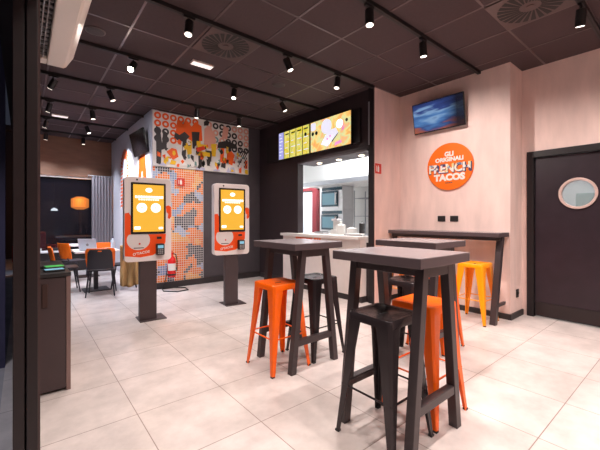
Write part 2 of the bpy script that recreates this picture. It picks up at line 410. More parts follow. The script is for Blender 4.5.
# ------------------------------------------------------------------ ceiling fittings
TR = [(-1.80, .0, 5.38), (-.51, .0, 5.38), (.77, .0, 5.38), (2.047, .0, 4.94), (3.315, .0, 4.21), (4.62, .0, 4.24), (5.90, .0, 4.24), (7.19, .0, 1.87), (8.47, .0, 1.87), (9.75, .0, 1.87)]
TRN = {.77: 'black lighting track at the top right corner of the ceiling, nearest the door', 2.047: 'black lighting track ending above the television and orange sign wall',
       3.315: 'black lighting track running over the swirl diffuser to the black column by the kitchen hatch', 4.62: 'black lighting track with the dazzling lamp, ending above the menu screens',
       5.90: 'black lighting track just in front of the top of the collage mural', 7.19: 'black lighting track beside the white side wall, in front of the thin far light bar',
       8.47: 'black lighting track second from the brown panel over the far window', 9.75: 'black lighting track closest to the brown panel over the far window'}
tr0 = None
for y, x0, x1 in TR:
    if y < .5: continue
    b = BM(); box(b, x0, x1, y - .022, y + .022, HC - .042, HC - .002)
    t = obj('lighting_track', b, 'track_black', None)
    tag(t, TRN[y], 'lighting track', 'ceiling lighting tracks')
    b = BM(); box(b, x0 + .01, x1 - .01, y - .006, y + .006, HC - .0435, HC - .0415); obj('slot', b, 'rubber', t)

def make_spot(name, label, loc, dirv, glow='lamp_glow'):
    """cylinder lamp hung from a track; loc is the track point"""
    t = thing(name, label, 'spotlight', (loc[0], loc[1], HC - .042), 0, 'cylinder spotlights on the ceiling tracks')
    b = BM(); box(b, -.06, .06, -.016, .016, -.022, 0); obj('adapter', b, 'lamp_black', t, bevel=.003)
    b = BM(); cyl(b, (0, 0, -.02), (0, 0, -.075), .009, n=10); obj('stem', b, 'lamp_black', t)
    d = Vector(dirv).normalized(); c = Vector((0, 0, -.095))
    p0 = c - d * .05; p1 = c + d * .10
    b = BM(); cyl(b, p0, p1, .042, .042, 20); a_, b_ = frame(d)
    o = obj('lamp_head', b, 'lamp_black', t, bevel=.004)
    b = BM(); cyl(b, p1 + d * .0005, p1 + d * .003, .034, .034, 20); obj('lens', b, glow, o)
    return t, (Vector((loc[0], loc[1], HC - .042)) + p1 + d * .01), d
def light(pos, d, e, size=110, blend=1.0, col=(1, .885, .82), r=.04):
    l = bpy.data.lights.new('lamp_light', 'SPOT'); l.energy = e; l.spot_size = math.radians(size); l.spot_blend = blend; l.color = col; l.shadow_soft_size = r
    o = bpy.data.objects.new('lamp_light', l); C.objects.link(o); o.location = pos
    o.rotation_euler = Vector(d).to_track_quat('-Z', 'Y').to_euler(); return o
Rv = Vector((.772, -.636, 0)); Fv = Vector((.636, .772, 0))
SP = [  # x, y, sideways lean (+ right in the photo), lean away from the camera, watts, label
 (1.29, 3.315, .0, -.25, 62, 'black spotlight hanging straight down left of the square swirl diffuser'),
 (2.53, 3.315, .40, .0, 62, 'black spotlight leaning right, first along its track beyond the square swirl diffuser'),
 (3.41, 3.315, -.12, -.1, 62, 'black spotlight nearest the black column, above the big menu screen'),
 (2.54, 2.047, .0, -.1, 70, 'large black spotlight hanging straight down on the track over the bar tables'),
 (3.48, 2.047, .10, .1, 75, 'black spotlight closest to the wall television, on the track over the bar tables'),
 (4.08, .77, .15, .3, 50, 'black spotlight at the top right, beside the dark kitchen door wall'),
 (2.50, 4.62, .0, -.35, 55, 'black spotlight with a glowing lens above and left of the menu screens'),
 (3.42, 4.62, .5, .0, 55, 'small black spotlight leaning right, just above the narrow column menu screen'),
 (1.08, 4.62, .0, -.9, 50, 'dazzling spotlight turned towards the viewer left of the collage mural'),
 (.34, 5.90, -.7, .1, 40, 'spotlight leaning far left just below the cream air unit'),
 (1.05, 5.90, .35, .2, 45, 'dim black spotlight leaning right, left of the collage mural top corner'),
 (2.44, 5.90, -.1, .1, 45, 'black spotlight in front of the orange half of the collage mural'),
 (3.30, 5.90, .0, .1, 45, 'black spotlight in front of the right half of the collage mural'),
 (.36, 7.19, -.4, .1, 40, 'black spotlight beside the small far light bar, near the facade post'),
 (.99, 7.19, .10, .1, 40, 'black spotlight right of the small far light bar, before the brown panel'),
 (.37, 8.47, -.4, .1, 40, 'black spotlight near the post, on the second track from the brown panel'),
 (1.07, 8.47, .4, .1, 40, 'black spotlight leaning right on the second track from the brown panel'),
 (.42, 9.75, -.15, .1, 40, 'far spotlight against the left end of the brown panel'),
 (1.15, 9.75, .0, .1, 40, 'far spotlight hanging straight against the middle of the brown panel')]
LK = 1.82
for x, y, s, a, e, lab in SP:
    dv = Vector((0, 0, -1)) + Rv * s + Fv * a
    t, pos, d = make_spot('track_spotlight', lab, (x, y), dv, 'lamp_flare' if 'dazzling' in lab else 'lamp_glow')
    back = y > 5.5 and x < 1.9
    light(pos, d * .6 + Vector((0, 0, -.4)), e * LK * (2.6 if back else 1), col=(.80, .87, 1) if back else (1, .885, .82))
# the same tracks go on behind the camera: only their lamps' light is needed there
for x, y, e in ((.7, .77, 70), (2.0, .77, 75), (3.0, .77, 75), (4.8, .2, 35), (1.2, -.51, 80), (2.6, -.51, 80), (4.2, -.51, 75), (1.2, -1.8, 60), (3.2, -1.8, 60), (.9, 2.047, 65)):
    light((x, y, HC - .2), (0, .05, -1), e * LK, 120)
# added lights without fittings, washing the right-hand walls, kiosks, side wall and mural
light((3.4, 2.2, 3.2), (1.45, .0, -1.5), 80 * LK, 95); light((4.25, .77, 3.2), (1.0, .35, -1.7), 20 * LK, 100)
light((.9, 2.047, 3.2), (.28, 2.6, -1.9), 70 * LK, 45); light((2.0, 2.047, 3.2), (.45, 2.6, -1.9), 70 * LK, 45)
light((1.05, 5.9, 3.2), (.85, 1.3, -.7), 75 * LK, 80, col=(.86, .88, 1))
light((2.45, 4.62, 3.2), (.15, 2.0, -1.4), 46 * LK, 95); light((1.1, 7.19, 3.2), (.7, .6, -1.4), 40 * LK, 90)

def bar(x, y, w, l, lab, rotz=0):
    t = thing('emergency_light', lab, 'light', (x, y, HC), rotz, 'flat ceiling light bars')
    b = BM(); box(b, -l / 2 - .01, l / 2 + .01, -w / 2 - .01, w / 2 + .01, -.022, -.0005); obj('housing', b, 'white_plastic', t, bevel=.003)
    b = BM(); box(b, -l / 2, l / 2, -w / 2, w / 2, -.028, -.0222); obj('diffuser', b, 'light_bar', t, bevel=.002)
bar(1.85, 4.30, .10, .27, 'short white light bar on the ceiling between the dazzling lamp and the swirl diffuser')
bar(.58, 8.24, .10, .25, 'thin white light bar on the far ceiling near the brown panel')

def diffuser(x, y, s, lab):
    t = thing('air_diffuser', lab, 'air vent', (x, y, HC), 0, 'square swirl diffusers in the ceiling')
    b = BM(); box(b, -s / 2, s / 2, -s / 2, s / 2, -.014, -.0005); obj('plate', b, 'diffuser_plate', t, bevel=.003)
    b = BM()
    for k in range(24):
        a = 2 * PI * k / 24; c, sn = math.cos(a), math.sin(a); tw = .35
        q = [(.30, -.012), (.92, -.040), (.92, .040), (.30, .012)]
        pts = []
        for r, wd in q:
            aa = a + tw * (r - .4); cx, cy = math.cos(aa) * r * s / 2, math.sin(aa) * r * s / 2
            pts.append((cx - math.sin(aa) * wd * s, cy + math.cos(aa) * wd * s))
        loft(b, [[(px, py, -.0165) for px, py in pts], [(px, py, -.0142) for px, py in pts]])
    obj('slots', b, 'rubber', t)
    b = BM(); cyl(b, (0, 0, -.022), (0, 0, -.0142), .035, n=16); obj('hub', b, 'diffuser_plate', t)
mat('diffuser_plate', (.115, .078, .075), .45, .2)
diffuser(1.87, 3.66, .60, 'square swirl diffuser left of the second track, beside a straight-hanging spotlight')
diffuser(3.79, 1.10, .60, 'square swirl diffuser at the top right edge, near the door wall')
def speaker(x, y, lab):
    t = thing('ceiling_speaker', lab, 'speaker', (x, y, HC), 0, 'round ceiling speakers')
    b = BM(); lathe(b, [(.10, -.0005), (.10, -.008), (.088, -.012)], n=28); obj('rim', b, 'diffuser_plate', t, smooth=False)
    b = BM(); lathe(b, [(.086, -.010), (.086, -.014), (.05, -.018)], n=28); obj('mesh_cover', b, 'speaker_mesh', t)
mat('speaker_mesh', (.05, .038, .038), .6)
speaker(3.05, 4.22, 'round speaker in the ceiling above the narrow menu screen')
speaker(.62, 4.29, 'round speaker in the ceiling beside the cream air unit')

# air curtain over the entrance
t = thing('air_curtain', 'long cream air curtain hanging over the entrance beside the dark post', 'air curtain', (0, 0, 2.60))
b = BM(); prof = [(.150, .0), (.268, .0), (.285, .012), (.335, .10), (.335, .27), (.155, .27)]
loft(b, [[(x, y, z) for x, z in prof] for y in (.55, 3.40, 3.47)]); obj('housing', b, 'unit_cream', t, bevel=.012, seg=3)
b = BM(); box(b, .072, .15, .55, 3.36, .04, .27); obj('outlet', b, 'grille_black', t)
b = BM()
for x in (.074, .098, .122): box(b, x, x + .005, .56, 3.36, .012, .038)
for k in range(40):
    y = .6 + k * .07; box(b, .074, .148, y, y + .004, .022, .038)
obj('grille', b, 'print_grey', t)
b = BM(); box(b, .072, .15, 3.36, 3.46, .0, .27); obj('end_cap', b, 'unit_cream', t, bevel=.006)
for y in (1.0, 3.0):
    b = BM(); box(b, .2, .23, y, y + .04, .268, HC - 2.60 - .001); obj('bracket', b, 'grille_black', t)

# ------------------------------------------------------------------ bar stools
def make_stool(color, label):
    t = thing('bar_stool', label, 'bar stool', (0, 0, 0), 0, 'square metal bar stools')
    H = .757; s = .164
    b = BM(); R_ = []
    for k, (e, z, r) in enumerate(((.0, H - .050, .035), (.0, H - .008, .035), (.006, H, .035), (.020, H, .03), (.035, H - .006, .03))):
        pts = rrect(-s + e, s - e, -s + e, s - e, max(.004, r - e * .4), 5); R_.append([(x, y, z) for x, y in pts])
    for e, z in ((.10, H - .012),):
        pts = rrect(-s + e, s - e, -s + e, s - e, .02, 5); R_.append([(x, y, z) for x, y in pts])
    loft(b, R_)
    so = obj('seat', b, color, t, smooth=True)
    m_ = so.modifiers.new('w', 'EDGE_SPLIT'); m_.split_angle = math.radians(50)
    b = BM(); pts = rrect(-.034, .034, -.009, .009, .008, 4); loft(b, [[(x, y, H - .0125) for x, y in pts], [(x, y, H - .0105) for x, y in pts]]); obj('hand_slot', b, 'rubber', so)
    for sx, sy in ((-1, -1), (1, -1), (1, 1), (-1, 1)):
        b = BM(); rg = []
        for z, c, w in ((H - .012, .1615, .105), (H - .06, .1635, .098), (H - .20, .169, .078), (.30, .188, .056), (.12, .203, .040), (.0, .213, .030)):
            k = w * .18; th = .006
            L_ = [(c - w, c), (c - k, c), (c, c - k), (c, c - w), (c - th - w * .12, c - w), (c - th - w * .12, c - k - th), (c - k - th, c - th - w * .12), (c - w, c - th - w * .12)]
            ring = [(sx * x, sy * y, z) for x, y in L_]
            if sx * sy < 0: ring.reverse()
            rg.append(ring)
        loft(b, rg); lg = obj('leg', b, color, t, bevel=.002)
        b = BM(); c = .201; box(b, sx * (c - .013), sx * (c + .013), sy * (c - .013), sy * (c + .013), .0, .012); obj('foot_tip', b, 'rubber', lg)
    for k, (p, q) in enumerate((((-1, -1), (1, -1)), ((1, -1), (1, 1)), ((1, 1), (-1, 1)), ((-1, 1), (-1, -1)))):
        b = BM(); c = .182; z = .30
        tube(b, [(p[0] * c, p[1] * c, z), (q[0] * c, q[1] * c, z)], .0065, 8); obj('crossbar', b, color, t)
    return t
s1 = make_stool('stool_orange', 'bright orange bar stool at the bar table in front of the far ordering kiosk'); s1.location = (1.815, 2.52, 0)
s3 = make_stool('stool_black', 'black bar stool in front at the nearest bar table'); s3.location = (1.735, 1.285, 0)
s5 = make_stool('stool_amber', 'amber yellow bar stool under the right end of the wall bar ledge'); s5.location = (4.60, 1.96, 0)
dup(s3, (2.275, 2.52, 0), 0, 'black bar stool facing the kitchen, behind the table with the bright orange stool')
dup(s1, (2.19, 1.285, 0), 0, 'orange bar stool behind the front leg of the nearest bar table')
dup(s3, (2.85, 1.84, 0), 0, 'black bar stool mostly hidden behind the nearest table, under the third bar table')
dup(s1, (3.36, 1.84, 0), 0, 'orange bar stool on the far side of the third bar table')
dup(s5, (4.46, 2.92, 0), 0, 'amber bar stool under the left end of the wall bar ledge, mostly hidden')

# ------------------------------------------------------------------ bar tables
def make_table(label):
    t = thing('bar_table', label, 'bar table', (0, 0, 0), 0, 'high bar tables')
    H = 1.12
    b = BM(); box(b, -.285, .285, -.325, .325, H - .057, H - .003); obj('tabletop', b, 'table_edge', t, bevel=.003)
    b = BM(); box(b, -.284, .284, -.324, .324, H - .0032, H); obj('laminate', b, 'table_top', t)
    w = .056
    for sx in (-1, 1):
        for sy in (-1, 1):
            b = BM(); beam(b, (sx * .255, sy * .245, 0), (sx * .135, sy * .245, H - .057), w, w); obj('leg', b, 'table_leg', t, bevel=.003)
    for sy in (-1, 1):
        b = BM(); box(b, -.112, .112, sy * .245 - .026, sy * .245 + .026, H - .125, H - .058); obj('rail', b, 'table_leg', t, bevel=.003)
        b = BM(); z = .255; f_ = .255 - .12 * z / (H - .057) - w / 2 + .004
        box(b, -f_, f_, sy * .245 - .024, sy * .245 + .024, z - .026, z + .026); obj('stretcher', b, 'table_leg', t, bevel=.003)
    for sx in (-1, 1):
        b = BM(); box(b, sx * .137 - .024, sx * .137 + .024, -.215, .215, H - .118, H - .058); obj('apron', b, 'table_leg', t, bevel=.003)
    return t
t1 = make_table('nearest high bar table with dark splayed legs, black and orange stools at it'); t1.location = (1.895, 1.285, 0)
dup(t1, (2.035, 2.515, 0), 0, 'high bar table left of the others, the bright orange stool tucked under it')
dup(t1, (3.065, 1.84, 0), 0, 'high bar table between the nearest table and the wall bar ledge')

# wall bar ledge
t = thing('bar_ledge', 'long dark bar ledge along the pink wall below the orange sign', 'bar counter', (0, 0, 0))
b = BM(); box(b, 4.62, 4.955, 1.675, 3.338, 1.097, 1.150); obj('ledge_top', b, 'table_edge', t, bevel=.003)
b = BM(); box(b, 4.621, 4.954, 1.676, 3.337, 1.1495, 1.1525); obj('laminate', b, 'table_top', t)
b = BM(); box(b, 4.70, 4.75, 1.70, 3.32, 1.05, 1.097); obj('apron', b, 'table_leg', t, bevel=.002)
b = BM(); beam(b, (4.57, 1.725, 0), (4.80, 1.725, 1.097), .075, .07); lg = obj('leg', b, 'table_leg', t, bevel=.003)
b = BM(); box(b, 4.63, 4.935, 1.71, 1.74, .20, .24); obj('stretcher', b, 'table_leg', lg, bevel=.002)
b = BM(); beam(b, (4.55, 3.28, 0), (4.73, 3.28, 1.05), .06, .05); lg = obj('leg', b, 'table_leg', t, bevel=.003)

# ------------------------------------------------------------------ right wall
def make_tv(name, label, loc, rotz, tilt, on):
    t = thing(name, label, 'television', loc, rotz)
    mt = Matrix.Rotation(tilt, 4, 'X')
    w, h = .81, .465
    def tb(bm):
        for v in bm.verts: v.co = mt @ v.co
        return bm
    b = BM(); box(b, -w / 2, w / 2, -.0, .035, -h / 2, h / 2); ca = obj('casing', tb(b), 'screen_bezel', t, bevel=.004)
    o = BM(); box(o, -w / 2 + .012, w / 2 - .012, -.003, .0, -h / 2 + .016, h / 2 - .012)
    so = obj('screen', tb(o), 'tv_picture' if on else 'tv_off', t)
    b = BM(); box(b, -.10, .10, .035, .06, -.10, .10); tb(b)
    obj('mount_plate', b, 'lamp_black', t)
    b = BM(); box(b, -.03, .03, .05, TVD, -.03, .03); obj('wall_arm', b, 'lamp_black', t)
    return t
mat('tv_off', (.012, .010, .012), .25)
TVD = .115
make_tv('wall_television', 'flat television lit with a blue picture, tilted down on the pink wall', (4.835, 2.61, 2.905), RX, math.radians(9), True)
TVD = .10
make_tv('wall_television', 'switched-off black television tilted down on the white side wall', (1.775, 7.22, 2.84), RX + .06, math.radians(13), False)

sg = thing('round_sign', 'round orange sign with white lettering on the pink wall', 'sign', (4.96, 2.475, 2.117), RX)
b = BM(); poly(b, circ(0, 0, .352, 56), -.03, -.001); obj('disc', b, 'sign_orange', sg, bevel=.004)
b = BM(); text_bm(b, 'GLI', .095, .0, .185, -.034, -.0305, bold=.004); text_bm(b, 'ORIGINALI', .085, .0, .105, -.034, -.0305, 1.05, bold=.004); text_bm(b, 'TACOS', .13, 0, -.165, -.034, -.0305, 1.1, bold=.008); obj('lettering', b, 'print_white', sg)
fl = 'FRENCH'; cols = ['sign_dark', 'print_white', 'art_yellow', 'print_white', 'sign_dark', 'print_white']
lw = .085
shadow = BM()
text_bm(shadow, 'FRENCH', .175, .008, -.038, -.0325, -.0305, 1.0, .010); obj('word_shadow', shadow, 'sign_dark', sg)
b = BM(); text_bm(b, 'FRENCH', .170, 0, -.028, -.0345, -.0326, 1.0, .007)
mw = emis_ramp('sign_word', [(.30, (.08, .07, .18)), (.40, (.12, .10, .2)), (.43, (.9, .86, .84)), (.54, (.92, .88, .86)), (.57, (.95, .65, .06)), (.61, (.9, .86, .84)), (.66, (.2, .25, .4))], .0, (9, 9, 9), 2)
def colour_noise(name, stops, scale):
    m = MATS[name]; nt = m.node_tree; bs = nt.nodes['Principled BSDF']
    cr = [n for n in nt.nodes if n.type == 'VALTORGB'][0]
    for l in list(nt.links):
        if l.to_node == bs and l.to_socket.name == 'Emission Color': nt.links.remove(l)
    nt.links.new(cr.outputs[0], bs.inputs['Base Color'])
colour_noise('sign_word', None, None)
obj('word', b, 'sign_word', sg)
b = BM(); [box(b, -.055 + k * .028, -.055 + k * .028 + .02, -.033, -.0305, -.25, -.238) for k in range(4)]; obj('small_print', b, 'sign_dark', sg)

def socket(loc, rotz, lab, w=.12, h=.085):
    t = thing('wall_socket', lab, 'socket', loc, rotz, 'dark wall sockets')
    b = BM(); box(b, -w / 2, w / 2, -.010, -.0005, -h / 2, h / 2); obj('plate', b, 'grille_black', t, bevel=.002)
    b = BM()
    for k in (-1, 0, 1): cyl(b, (k * w * .28, -.0125, 0), (k * w * .28, -.0105, 0), h * .17, n=12)
    obj('outlets', b, 'rubber', t)
socket((4.96, 2.606, 1.335), RX, 'dark wall socket plate above the bar ledge, the one nearer the kitchen')
socket((4.96, 2.41, 1.335), RX, 'dark wall socket plate above the bar ledge, the one nearer the door')
socket((5.20, 1.664, .32), 0, 'small dark socket low on the narrow recess wall beside the door frame', .085, .11)
def fire_sign(loc, rotz, s, lab):
    t = thing('fire_sign', lab, 'sign', loc, rotz)
    b = BM(); box(b, -s / 2, s / 2, -.006, -.0005, -s / 2, s / 2); obj('plate', b, 'sign_red', t, bevel=.001)
    b = BM(); poly(b, rrect(-s * .12, s * .14, -s * .34, s * .18, s * .08), -.008, -.0062); box(b, -s * .05, s * .07, -.008, -.0062, s * .18, s * .30); box(b, -s * .32, -s * .24, -.008, -.0062, -s * .3, s * .26); obj('symbol', b, 'print_white', t)
fire_sign((4.36, 3.345, 2.13), 0, .16, 'small square red sign on the pink wall beside the black column')

# ------------------------------------------------------------------ menu screens over the hatch
def frame_screen(loc, w, h, lab, name='menu_screen'):
    t = thing(name, lab, 'screen', loc, RX, 'lit menu screens over the kitchen hatch')
    b = BM(); box(b, -w / 2, w / 2, 0, .05, -h / 2, h / 2); obj('casing', b, 'screen_bezel', t, bevel=.004)
    return t
t = frame_screen((4.18, 5.285, 2.85), 1.00, .575, 'lit menu screen with narrow yellow columns, left of the promotional screen')
b = BM(); box(b, -.485, .485, -.003, -.0003, -.275, .275); o = obj('display', b, 'menu_columns', t)
b = BM(); box(b, -.484, -.315, -.0045, -.0032, -.274, .274); obj('violet_panel', b, 'menu_violet', o)
b = BM()
for k in range(7): box(b, -.46, -.46 + .06 + .05 * ((k * 7) % 3) / 2, -.006, -.0047, .22 - k * .07, .24 - k * .07)
obj('panel_writing', b, 'menu_pale', o)
b = BM()
for x in (-.315, -.12, .08, .28): box(b, x, x + .018, -.0045, -.0032, -.274, .274)
for x in (-.2, 0, .19, .39): box(b, x - .06, x + .06, -.0045, -.0032, .20, .225)
poly(b, circ(.38, .10, .035, 14), -.0045, -.0032); obj('dividers', b, 'menu_black', o)
b = BM()
for x in (-.21, -.01, .19, .39):
    for k in range(3): box(b, x - .06, x + .02 + .05 * ((k + int(x * 9)) % 2), -.0045, -.0032, .05 - k * .12, .065 - k * .12)
obj('price_lines', b, 'menu_pale', o)
t = frame_screen((4.18, 4.255, 2.85), 1.02, .575, 'lit promotional menu screen in orange with a pale tray, nearer the black column')
b = BM(); box(b, -.50, .50, -.003, -.0003, -.277, .277); o = obj('display', b, 'menu_promo', t)
b = BM(); poly(b, [(-.22, -.17), (-.05, -.23), (.22, -.05), (.16, .06), (-.02, .04), (-.12, -.05)], -.0048, -.0032); poly(b, circ(-.08, .13, .13, 22), -.0045, -.0032); poly(b, rrect(-.49, -.36, .12, .26, .03), -.0045, -.0032); obj('tray_picture', b, 'menu_pale', o)
b = BM(); poly(b, circ(-.44, .06, .035, 16), -.0045, -.0032); poly(b, circ(-.34, .06, .035, 16), -.0045, -.0032); poly(b, [(.06, -.15), (.22, -.03), (.215, -.05), (.06, -.18)], -.006, -.005); poly(b, circ(.41, .14, .028, 14), -.0045, -.0032); obj('black_marks', b, 'menu_black', o)
b = BM(); poly(b, circ(.02, -.06, .02, 10), -.0062, -.005); poly(b, circ(-.05, -.10, .02, 10), -.0062, -.005); poly(b, [(.12, -.25), (.3, -.22), (.28, -.17), (.14, -.19)], -.0045, -.0032); obj('pink_marks', b, 'menu_pink', o)
b = BM(); poly(b, circ(.245, .11, .075, 22), -.0045, -.0032); obj('bright_spot', b, 'menu_hot', o)
for y in (5.285, 4.255):
    pass
b = BM(); box(b, 4.228, 4.262, 3.60, 6.3, 2.58, 3.14); struct('trim_6', b, 'black_frame', bevel=.003)
b = BM(); box(b, 4.215, 4.2245, 3.40, 3.425, 2.50, 3.18); struct('trim_7', b, 'steel_dull')
# soffit with downlights
b = BM(); box(b, 4.26, 4.72, 3.48, 5.26, 2.43, 2.462); struct('trim_8', b, 'grey_wall')
DLAB = ['small round downlight at the left end of the hatch soffit', 'small round downlight in the middle of the hatch soffit', 'small round downlight at the right end of the hatch soffit']
for y, lb in zip((4.86, 4.34, 3.80), DLAB):
    t = thing('downlight', lb, 'light', (4.50, y, 2.43), 0, 'downlights over the kitchen hatch')
    b = BM(); lathe(b, [(.062, -.0005), (.062, -.008), (.045, -.010)], n=24); obj('rim', b, 'white_plastic', t)
    b = BM(); lathe(b, [(.045, -.0085), (.045, -.0125), (.02, -.014)], n=24); obj('bulb', b, 'down_glow', t)
    light((4.50, y, 2.40), (0, 0, -1), 14 * LK, 100)

# service counter
t = thing('service_counter', 'white service counter below the kitchen hatch', 'counter', (0, 0, 0))
b = BM(); box(b, 4.10, 4.255, 3.49, 5.52, .10, 1.00); obj('front_panel', b, 'counter_front', t, bevel=.003)
b = BM(); box(b, 4.05, 4.255, 3.485, 5.55, 1.00, 1.05); obj('worktop', b, 'counter_top', t, bevel=.004)
x_ = BM(); box(x_, 4.2555, 4.72, 3.44, 5.235, .951, 1.05); struct('trim_9', x_, 'counter_top', bevel=.003)
b = BM(); box(b, 4.13, 4.255, 3.49, 5.52, .0, .10); obj('plinth', b, 'plinth', t)
b = BM()
y = 5.10
for k, wd in enumerate((.05, .04, .06, .05, .04, .06, .05, .04, .06, .05, .05)):
    box(b, 4.095, 4.0995, y - wd, y, .955, .985); y -= wd + (.05 if k == 7 else .012)
obj('orange_lettering', b, 'art_orange', t)

# ------------------------------------------------------------------ kitchen
def oven(x, y0, y1, z0, z1, lab):
    t = thing('combi_oven', lab, 'oven', (x, (y0 + y1) / 2, z0), RX, 'stacked steel ovens')
    w = y1 - y0; h = z1 - z0
    b = BM(); box(b, -w / 2, w / 2, 0, .40, 0, h); obj('body', b, 'stainless', t, bevel=.006)
    b = BM(); box(b, -w / 2 + .02, w / 2 - .16, -.03, -.0005, .05, h - .11); o = obj('oven_door', b, 'oven_glass', t, bevel=.005)
    b = BM(); box(b, -w / 2 + .07, w / 2 - .22, -.034, -.031, .10, h - .17); obj('door_window', b, 'oven_blue', o)
    b = BM(); box(b, w / 2 - .21, w / 2 - .18, -.08, -.055, .10, h - .16); box(b, w / 2 - .21, w / 2 - .18, -.08, -.03, .10, .13); box(b, w / 2 - .21, w / 2 - .18, -.08, -.03, h - .19, h - .16); obj('handle', b, 'stainless', o)
    b = BM(); box(b, -w / 2 + .02, w / 2 - .02, -.012, -.0005, h - .10, h - .02); obj('control_panel', b, 'oven_glass', t)
    b = BM(); cyl(b, (w / 2 - .08, -.03, h * .45), (w / 2 - .08, -.0005, h * .45), .03, n=16); obj('knob', b, 'stainless', t)
oven(6.2, 5.84, 6.62, 1.60, 2.17, 'upper steel oven with a dark blue glass door behind the hatch')
oven(6.2, 5.84, 6.62, 1.00, 1.56, 'lower steel oven under the upper oven, behind the hatch')
t = thing('oven_stand', 'steel stand carrying the two stacked ovens', 'stand', (0, 0, 0))
b = BM(); box(b, 6.18, 6.62, 5.83, 6.63, .95, .999); obj('shelf', b, 'stainless', t)
b = BM(); box(b, 6.19, 6.61, 5.84, 6.62, 1.5605, 1.599); obj('spacer', b, 'stainless', t)
for x in (6.21, 6.56):
    for y in (5.85, 6.57):
        b = BM(); box(b, x, x + .04, y, y + .04, 0, .95); obj('leg', b, 'stainless', t)
b = BM(); pr_ = [(5.55, 2.18), (5.55, 2.30), (5.62, 3.05), (6.98, 3.05), (6.98, 2.18)]
loft(b, [[(x, y, z) for x, z in pr_] for y in (3.62, 6.9)]); hd = obj('extractor_hood', b, 'kitchen_white', None, bevel=.006)
tag(hd, 'long white extractor hood above the kitchen equipment', 'hood')
b = BM(); box(b, 5.53, 5.549, 3.62, 6.9, 2.14, 2.24); obj('rim', b, 'steel_dull', hd)
b = BM(); box(b, 6.86, 6.99, 7.54, 7.74, 0, 2.3); box(b, 6.9, 6.99, 7.54, 8.45, 2.20, 2.30)
t = obj('door_surround', b, 'red_paint', None); tag(t, 'dark red door surround left of the ovens at the back of the kitchen', 'door frame')
b = BM(); box(b, 6.94, 6.995, 7.76, 8.46, .02, 2.18); t = obj('back_door', b, 'pale_door', None, bevel=.004) if 'pale_door' in MATS else (mat('pale_door', (.70, .74, .82), .5), obj('back_door', b, 'pale_door', None, bevel=.004))[1]
tag(t, 'pale blue-white door inside the dark red surround', 'door')
b = BM(); cyl(b, (6.90, 7.84, 1.05), (6.94, 7.84, 1.05), .02, n=12); obj('knob', b, 'stainless', t)
# wire rack
t = thing('wire_rack', 'steel wire rack against the back wall right of the ovens', 'rack', (0, 0, 0))
for x in (6.5, 6.93):
    for y in (4.95, 5.72):
        b = BM(); cyl(b, (x, y, 0), (x, y, 2.05), .014, n=10); obj('upright', b, 'steel_dull', t)
for z in (.4, .95, 1.4, 1.85):
    b = BM()
    for k in range(12): y = 4.95 + k * .07; tube(b, [(6.5, y, z), (6.93, y, z)], .005, 6)
    for x in (6.5, 6.93): tube(b, [(x, 4.95, z), (x, 5.72, z)], .008, 6)
    obj('shelf', b, 'steel_dull', t)
t = thing('steel_fridge', 'tall steel refrigerator at the right of the hatch view', 'refrigerator', (6.28, 4.40, 0), RX)
b = BM(); box(b, -.40, .40, 0, .70, .1, 2.05); obj('body', b, 'stainless', t, bevel=.006)
b = BM(); box(b, -.39, .39, -.03, -.0005, .14, 2.02); o = obj('fridge_door', b, 'stainless', t, bevel=.005)
b = BM(); box(b, .30, .33, -.07, -.05, .8, 1.5); box(b, .30, .33, -.07, -.03, .8, .83); box(b, .30, .33, -.07, -.03, 1.47, 1.5); obj('handle', b, 'steel_dull', o)
for x in (-.36, .36):
    for y in (.05, .65):
        b = BM(); cyl(b, (x, y, 0), (x, y, .1), .025, n=10); obj('leg', b, 'steel_dull', t)
# back room seen through the porthole
t = thing('storage_cabinet', 'pale green cabinet seen through the porthole of the dark door', 'cabinet', (6.55, .95, 0), RX)
b = BM(); box(b, -.35, .35, 0, .42, .08, 1.72); obj('body', b, 'cabinet_green', t, bevel=.006)
for sx in (-1, 1):
    b = BM(); box(b, sx * .345 - (.34 if sx > 0 else 0), sx * .345 + (.34 if sx < 0 else 0), -.02, -.0005, .10, 1.70); dd = obj('door', b, 'cabinet_green', t, bevel=.004)
    b = BM(); cyl(b, (sx * .04, -.05, 1.0), (sx * .04, -.05, 1.2), .008, n=8); obj('handle', b, 'steel_dull', dd)
b = BM(); box(b, -.33, .33, .03, .40, 0, .08); obj('plinth', b, 'plinth', t)
mb = thing('microwave_oven', 'small dark microwave on the pale green cabinet behind the porthole', 'microwave', (6.55, .86, 1.72), RX)
b = BM(); box(b, -.22, .22, .02, .36, .0005, .26); obj('body', b, 'steel_dull', mb, bevel=.006)
b = BM(); box(b, -.21, .10, .005, .0195, .02, .24); obj('door', b, 'oven_glass', mb)
# things on the worktop
ZC = 1.05
def pot(x, y, r, h, m, name, lab, cat, lidm=None):
    t = thing(name, lab, cat, (x, y, ZC))
    b = BM(); lathe(b, [(r * .9, .0005), (r, .01), (r, h), (r * .94, h), (r * .94, h - .012)], n=28); obj('body', b, m, t, smooth=False)
    if lidm:
        b = BM(); lathe(b, [(r * 1.02, h + .0005), (r * 1.0, h + .012), (r * .3, h + .03), (r * .12, h + .032), (r * .12, h + .05)], n=24); obj('lid', b, lidm, t)
    return t
pot(4.50, 4.28, .085, .16, 'kitchen_white', 'food_container', 'white round container with a raised lid on the hatch worktop', 'container', 'print_white')
pot(4.52, 4.04, .09, .10, 'kitchen_white', 'food_container', 'wide white lidded pot on the worktop, right of the round container', 'container', 'counter_top')
pot(4.56, 3.84, .05, .19, 'grille_black', 'squeeze_bottle', 'black bottle standing on the hatch worktop beside the white pots', 'bottle', 'grille_black')
t = thing('bench_dispenser', 'white bench-top dispenser standing behind the pots on the hatch worktop', 'dispenser', (4.60, 4.50, ZC), RX)
